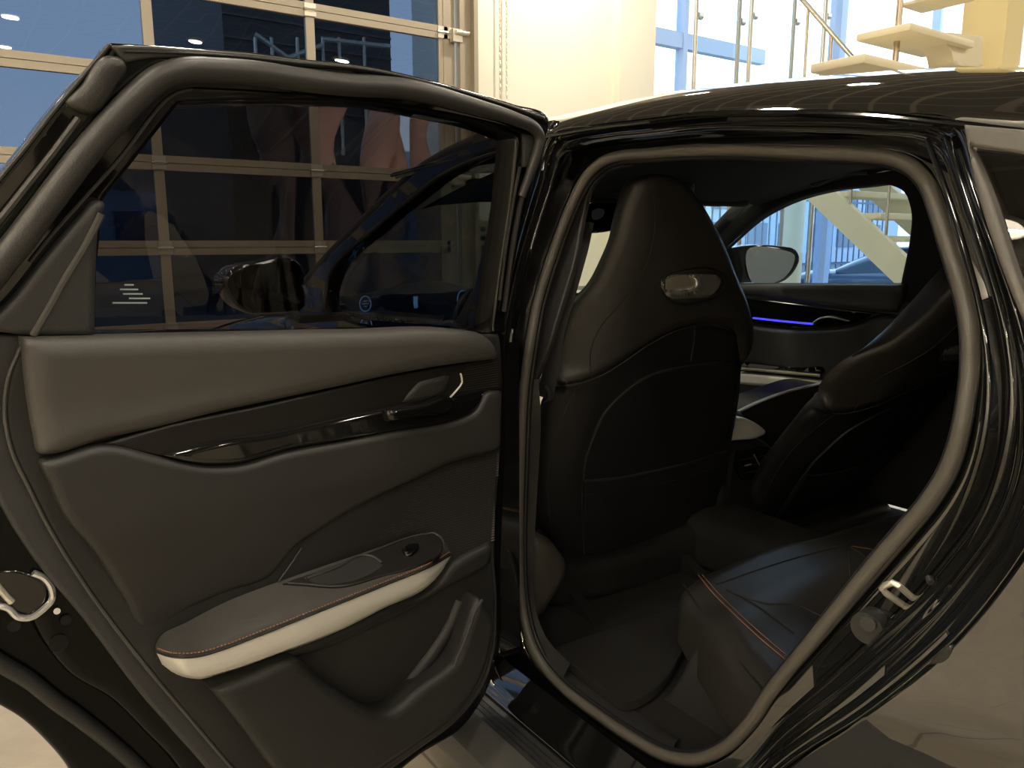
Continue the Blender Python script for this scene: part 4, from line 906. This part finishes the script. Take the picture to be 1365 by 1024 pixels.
# triangular sail trim
panel('sail_trim', D_, D_.uz([(139, 268), (134, 300), (130, 360), (128, 449, 1), (44, 449, 1), (0, 443, 1), (-30, 443, 1), (7, 410), (67, 337), (111, 286), (130, 267)], .018), -.02, .018, M['plastic2'], rd, edge=.008, res=.015)
P_, F_ = tube(D_.line([(135, 285), (115, 325), (85, 375), (60, 420), (44, 447)], .017), .0045, 8); mk('sail_ridge', P_, F_, M['leather'], rd)
# trim base with two raised borders
tb1 = [(-75, 446, 1), (300, 446), (667, 446, 1), (669, 470), (668, 600), (661, 700), (660, 730), (664, 810), (660, 872), (645, 917), (612, 960), (556, 1003), (480, 1056), (380, 1120, 1), (330, 1090), (274, 1024), (187, 925), (112, 827), (37, 734), (0, 672), (-35, 590), (-50, 510)]
panel('trim_base', D_, D_.uz(tb1, .006), -.012, .006, M['plastic2'], rd, edge=.006, res=.03)
tb2 = [(28, 459, 1), (664, 459, 1), (666, 600), (659, 700), (657, 730), (661, 810), (657, 870), (642, 913), (610, 955), (554, 998), (478, 1050), (400, 1100, 1), (370, 1090), (307, 1022), (187, 880), (112, 779), (63, 700), (41, 656), (15, 600), (6, 549), (11, 503)]
panel('trim_border', D_, D_.uz(tb2, .016), .0, .016, M['plastic'], rd, edge=.006, res=.03)
P_, F_ = tube(D_.line([(28, 462), (11, 503), (6, 549), (15, 600), (41, 656), (63, 700), (112, 779), (187, 880), (240, 943), (307, 1022), (340, 1060)], .016), .0022, 6); mk('border_lip', P_, F_, M['leather'], rd)
up = [(34, 452, 1), (128, 450), (300, 446), (480, 442), (620, 441), (648, 446), (662, 458), (669, 480, 1), (616, 486), (540, 499), (460, 517), (380, 535), (300, 553), (220, 574), (140, 592), (75, 611), (60, 611), (50, 580), (40, 520)]
panel('upper_pad', D_, D_.uz(up, .046), .0, .046, M['leather'], rd, edge=.022, res=.015, bump=lambda u, z: .006*math.sin(u*7))
lp = [(57, 616), (69, 613), (138, 594), (219, 611), (280, 622), (320, 620), (380, 603), (460, 588), (515, 577), (616, 557), (631, 550), (650, 523), (668, 521, 1), (669, 560), (668, 600, 1), (600, 619), (560, 638), (500, 668), (430, 712), (400, 735), (370, 775), (300, 802), (250, 828), (211, 856), (204, 856), (169, 803), (124, 732), (89, 692), (67, 645)]
lpp = D_.uz(lp, .036)
zt = D_.at(300, 620)[1]; zb_ = D_.at(260, 800)[1]
def lb(u, z):
    t = (zt-z)/(zt-zb_); return -.030*min(max(t-.25, 0), 1)*(1 if u > .35 else u/.35)
panel('lower_pad', D_, lpp, -.01, .040, M['leather2'], rd, edge=.010, res=.012, bump=lb)
iu = [(136, 592, 1), (236, 564), (337, 543), (460, 515), (515, 503), (616, 484), (669, 472, 1), (671, 522, 1), (650, 521), (631, 550), (616, 558), (515, 578), (460, 589), (380, 604), (320, 621), (280, 623), (236, 614), (190, 605)]
panel('inlay', D_, D_.uz(iu, .028), .0, .028, M['inlay'], rd, edge=.004, res=.02)
bl_ = [(219, 608, 1), (300, 588), (380, 576), (450, 560), (515, 546), (572, 535), (612, 531), (648, 522, 1), (640, 540), (630, 549), (616, 556), (515, 577), (460, 587), (380, 601), (320, 618), (280, 620), (245, 616)]
panel('gloss_blade', D_, D_.uz(bl_, .040), .02, .040, M['gloss'], rd, edge=.007, res=.012)
hc = [(532, 540, 1), (545, 522, 1), (559, 507, 1), (600, 497, 1), (604, 504, 1), (594, 524, 1), (583, 533, 1)]
hcup = panel('handle_cup', D_, D_.uz(hc, .031), .02, .031, M['leather2'], rd, edge=.010, res=.008)
panel('door_handle', D_, D_.uz([(518, 548, 1), (560, 541), (606, 533), (608, 543), (600, 549), (560, 556), (520, 563, 1)], .052), .03, .052, M['gloss'], rd, edge=.007, res=.008, label='glossy black inner door handle')
P_, F_ = tube(D_.line([(614, 498), (616, 510), (609, 520), (599, 531)], .030), .0018, 8); mk('cup_rim', P_, F_, M['silver'], hcup)
lt = MB()
for k in range(11):
    y = 490+k*3.1; x0 = 620-k*1.2; lt.tube([D_.P(*D_.at(x0, y+1, .0285), .0285), D_.P(*D_.at(664, y-7, .0285), .0285)], .0007, 4)
lt.build('inlay_ribs', M['leather2'], rd)
# ribbed speaker area
spk = [(667, 602, 1), (600, 621), (560, 640), (500, 670), (430, 714), (400, 737), (372, 777, 1), (440, 760), (560, 725), (604, 750, 1), (658, 722, 1), (662, 660)]
spm = panel('speaker_panel', D_, D_.uz(spk, .014), .0, .014, M['inlay'], rd, edge=.004, res=.02)
rb = MB(); rnd = random.Random(3)
A0 = np.array(D_.at(668, 606, .0145)); 
poly = D_.uz([(660, 606, 1), (610, 620), (575, 635), (545, 662), (535, 690), (505, 710), (500, 722, 1), (565, 712), (600, 740), (607, 748, 1), (657, 722, 1), (659, 660)], .0145)
for k in range(60):
    y = 600+k*3.4
    for x in np.arange(500, 664, 5.5):
        fade = (x-500)/90+(y-600)/500
        if rnd.random() > fade: continue
        yy = y-(x-500)*.28+8
        u, z = D_.at(x, yy, .0145)
        if inside(np.array([[u, z]]), poly)[0]:
            u2, z2 = D_.at(x+4.6, yy-1.4, .0145); rb.tube([D_.P(u, z, .0150), D_.P(u2, z2, .0150)], .0011, 4)
rb.build('speaker_ribs', mat('speaker rib plastic', (.15, .135, .115), .5), rd)
P_, F_ = tube(D_.line([(402, 731), (388, 752), (371, 776)], .02), .0014, 6); mk('armrest_seam', P_, F_, M['stitch_gr'], rd)
# armrest: shelf with leather top, stitched edge and silver face
N_ = 60
bkc = resamp(D_.line([(207, 862), (211, 852), (250, 829), (300, 803), (370, 776), (460, 745), (520, 725), (570, 710), (585, 713), (594, 724), (601, 738)], .018), N_)
frc = resamp(D_.line([(208, 867), (225, 873), (259, 874), (300, 863), (337, 849), (435, 811), (510, 781), (585, 749), (600, 740), (603, 737)], .085), N_)
def wcap(n, a, b_): t = np.linspace(0, 1, n); return np.clip(np.minimum(t/a, (1-t)/b_), 0, 1)
t_ = np.linspace(0, 1, N_); wv = .028+.062*np.sin(np.clip(np.minimum(t_/.10, (1-t_)/.12), 0, 1)*PI/2)
def dl(pts, w_arr):
    q = resamp(smooth(pts, False, 6), N_); return np.array([D_.P(*D_.at(x, y, w), w) for (x, y), w in zip(q, w_arr)])
top_b = dl([(207, 862), (211, 852), (250, 829), (300, 803), (370, 776), (460, 745), (520, 725), (565, 711), (582, 711), (594, 724), (601, 738)], np.full(N_, .018))
fe_px = [(208, 866), (225, 872), (259, 873), (300, 862), (337, 848), (435, 809), (510, 779), (585, 747), (602, 737)]
lo_px = [(216, 886), (244, 899), (270, 902), (300, 895), (375, 869), (460, 835), (510, 809), (570, 779), (590, 758), (603, 739)]
e1 = dl(fe_px, wv); 
inner_e = top_b*.30+e1*.70; inner_e[:, 2] += .012
V, Fc = loft([top_b-np.array((0, 0, .02)), top_b, top_b*.5+e1*.5, top_b*.14+e1*.86+np.array((0, 0, .001)), top_b*.05+e1*.95+np.array((0, 0, -.001)), e1, e1-np.array((0, 0, .004))])
arm = mk('armrest', V, Fc, mat('armrest leather', (.034, .032, .029), .5, bump=.25, bscale=600), rd, ang=80)
e2 = dl([(x, y+3) for x, y in fe_px], wv-.002); e3 = dl(lo_px, wv-.012)
V, Fc = loft([e2-np.array((0, .0, -.003)), e2, e2*.5+e3*.5+D_.n[0]*0, e3, e3+np.array((0, .015, -.006)), dl([(x, y+4) for x, y in lo_px], np.full(N_, .010))])
mk('armrest_trim', V, Fc, M['silver'], arm, label='curved pale silver strip under the armrest', ang=80)
# stitches
stt = MB(); sc_ = dl([(x, y-2.5) for x, y in fe_px], wv+.0008); sc2 = resamp(sc_, 230)
for i in range(2, 226, 2): stt.tube([sc2[i], sc2[i+1]], .0009, 5)
stt.build('armrest_stitching', M['stitch'], arm)
mk('armrest_bead', *tube(e1-np.array((0, 0, .003)), .0018, 6), M['plastic'], arm)
# switch panel with pull cup
UZ = .078
def armw(px, py):   # height of the top between its back and front curve
    return .055
sw_px = [(377, 777, 1), (480, 742), (568, 713), (580, 712), (590, 723), (590, 732), (562, 752), (510, 768), (452, 782), (405, 779)]
class Tilt(Frame):
    def __init__(s, p0, p1, p2):
        s.p = np.array(p0); s.a = np.array(p1)-s.p; s.a /= np.linalg.norm(s.a); n = np.cross(s.a, np.array(p2)-s.p); s.m = n/np.linalg.norm(n)
        if s.m[2] < 0: s.m = -s.m
        s.b = np.cross(s.m, s.a)
    def at(s, px, py, w=0):
        D = ray(px, py); k = ((s.p+s.m*w-CAM) @ s.m)/(D @ s.m); q = CAM+k*D-s.p; return float(q @ s.a), float(q @ s.b)
    def P(s, u, v, w=0): return s.p+s.a*u+s.b*v+s.m*w
i1 = int(N_*.42); i2 = int(N_*.80); TP = Tilt(top_b[i1], top_b[i2], (e1[i1]+e1[i2])/2)
swp = panel('switch_panel', TP, TP.uz(sw_px, .004), -.01, .004, M['inlay'], arm, edge=.002, res=.02)
cu_px = [(409, 771), (450, 756), (488, 740), (500, 743), (510, 752), (492, 766), (450, 778), (430, 780)]
cup = panel('pull_cup', TP, TP.uz(cu_px, .0045), -.02, .0045, M['rubber_dk'], arm, edge=.001, res=.02)
P_, F_ = tube(TP.line([(409, 771), (450, 756), (488, 740), (499, 743), (509, 751)], .005), .0028, 8); mk('cup_rim', P_, F_, M['leather2'], arm)
P_, F_ = tube(TP.line([(406, 772), (440, 757), (480, 742), (568, 712), (580, 711), (591, 722), (592, 731)], .004), .002, 8); mk('panel_rim', P_, F_, M['leather2'], arm)
ws_ = panel('window_switch', TP, TP.uz([(536, 731), (552, 723), (560, 724), (556, 733), (543, 739)], .010), .0, .010, M['gloss'], arm, edge=.003, res=.01)
# map pocket lip panel
mp = [(285, 923, 1), (337, 902), (397, 882), (440, 914), (484, 944), (506, 953), (521, 951), (560, 922), (592, 899), (604, 889), (624, 840), (637, 807), (643, 799), (652, 812), (659, 822), (656, 868), (641, 912), (608, 955), (552, 998), (476, 1050), (420, 1090, 1), (380, 1045), (330, 978)]
panel('map_pocket', D_, D_.uz(mp, .062), .0, .062, M['plastic'], rd, edge=.014, res=.012)
P_, F_ = tube(D_.line([(643, 800), (637, 808), (624, 842), (606, 886)], .058), .003, 8); mk('pocket_lip', P_, F_, M['plastic2'], rd)
P_, F_ = tube(D_.line([(612, 800), (600, 830), (575, 870), (548, 905), (530, 935)], .012), .014, 12); mk('pocket_wall', P_, F_, M['plastic'], rd)
uw = panel('armrest_underside', D_, D_.uz([(275, 912), (300, 900), (375, 873), (460, 840), (520, 812), (580, 785), (604, 755), (658, 724, 1), (658, 745), (600, 785), (520, 830), (440, 866), (350, 895), (300, 920)], .03), .0, .03, M['plastic'], rd, edge=.012, res=.015)
# latch
lc = [D_.P(*D_.at(x, y, -.006), -.006) for x, y in smooth([(-8, 806), (12, 812), (22, 822), (38, 824), (58, 812), (70, 797), (68, 783), (58, 770), (44, 764)], False, 5)]
lat = panel('latch', D_, D_.uz([(-20, 760, 1), (40, 764), (64, 780), (64, 800), (40, 822), (10, 815), (-20, 805, 1)], -.010), -.03, -.010, M['gloss'], rd, edge=.004)
mk('latch_rim', *tube(lc, .0042, 8), M['chrome'], lat)
mk('latch_claw', *tube([D_.P(*D_.at(x, y, -.004), -.004) for x, y in ((-5, 780), (8, 795), (16, 803))], .004, 8), M['steel'], lat)
for px, py, r_ in ((19, 835, .007), (88, 827, .0065), (78, 858, .011), (76, 815, .004)):
    a_ = D_.P(*D_.at(px, py, -.012), -.012); b_ = D_.P(*D_.at(px, py, -.006), -.006); MB().tube([a_, b_], r_, 16).tube([b_, b_+(b_-a_)*.4], r_*.55, 12).build('bolt', M['gloss'] if r_ > .005 else M['steel'], rd)
# front-edge: hinge side black fillet strip + hinges
MB().tube([D_.P(.01, .45, -.08), D_.P(.01, .50, -.08)], .018, 12).tube([D_.P(.01, .83, -.08), D_.P(.01, .88, -.08)], .018, 12).build('hinge', M['jamb'], rd)
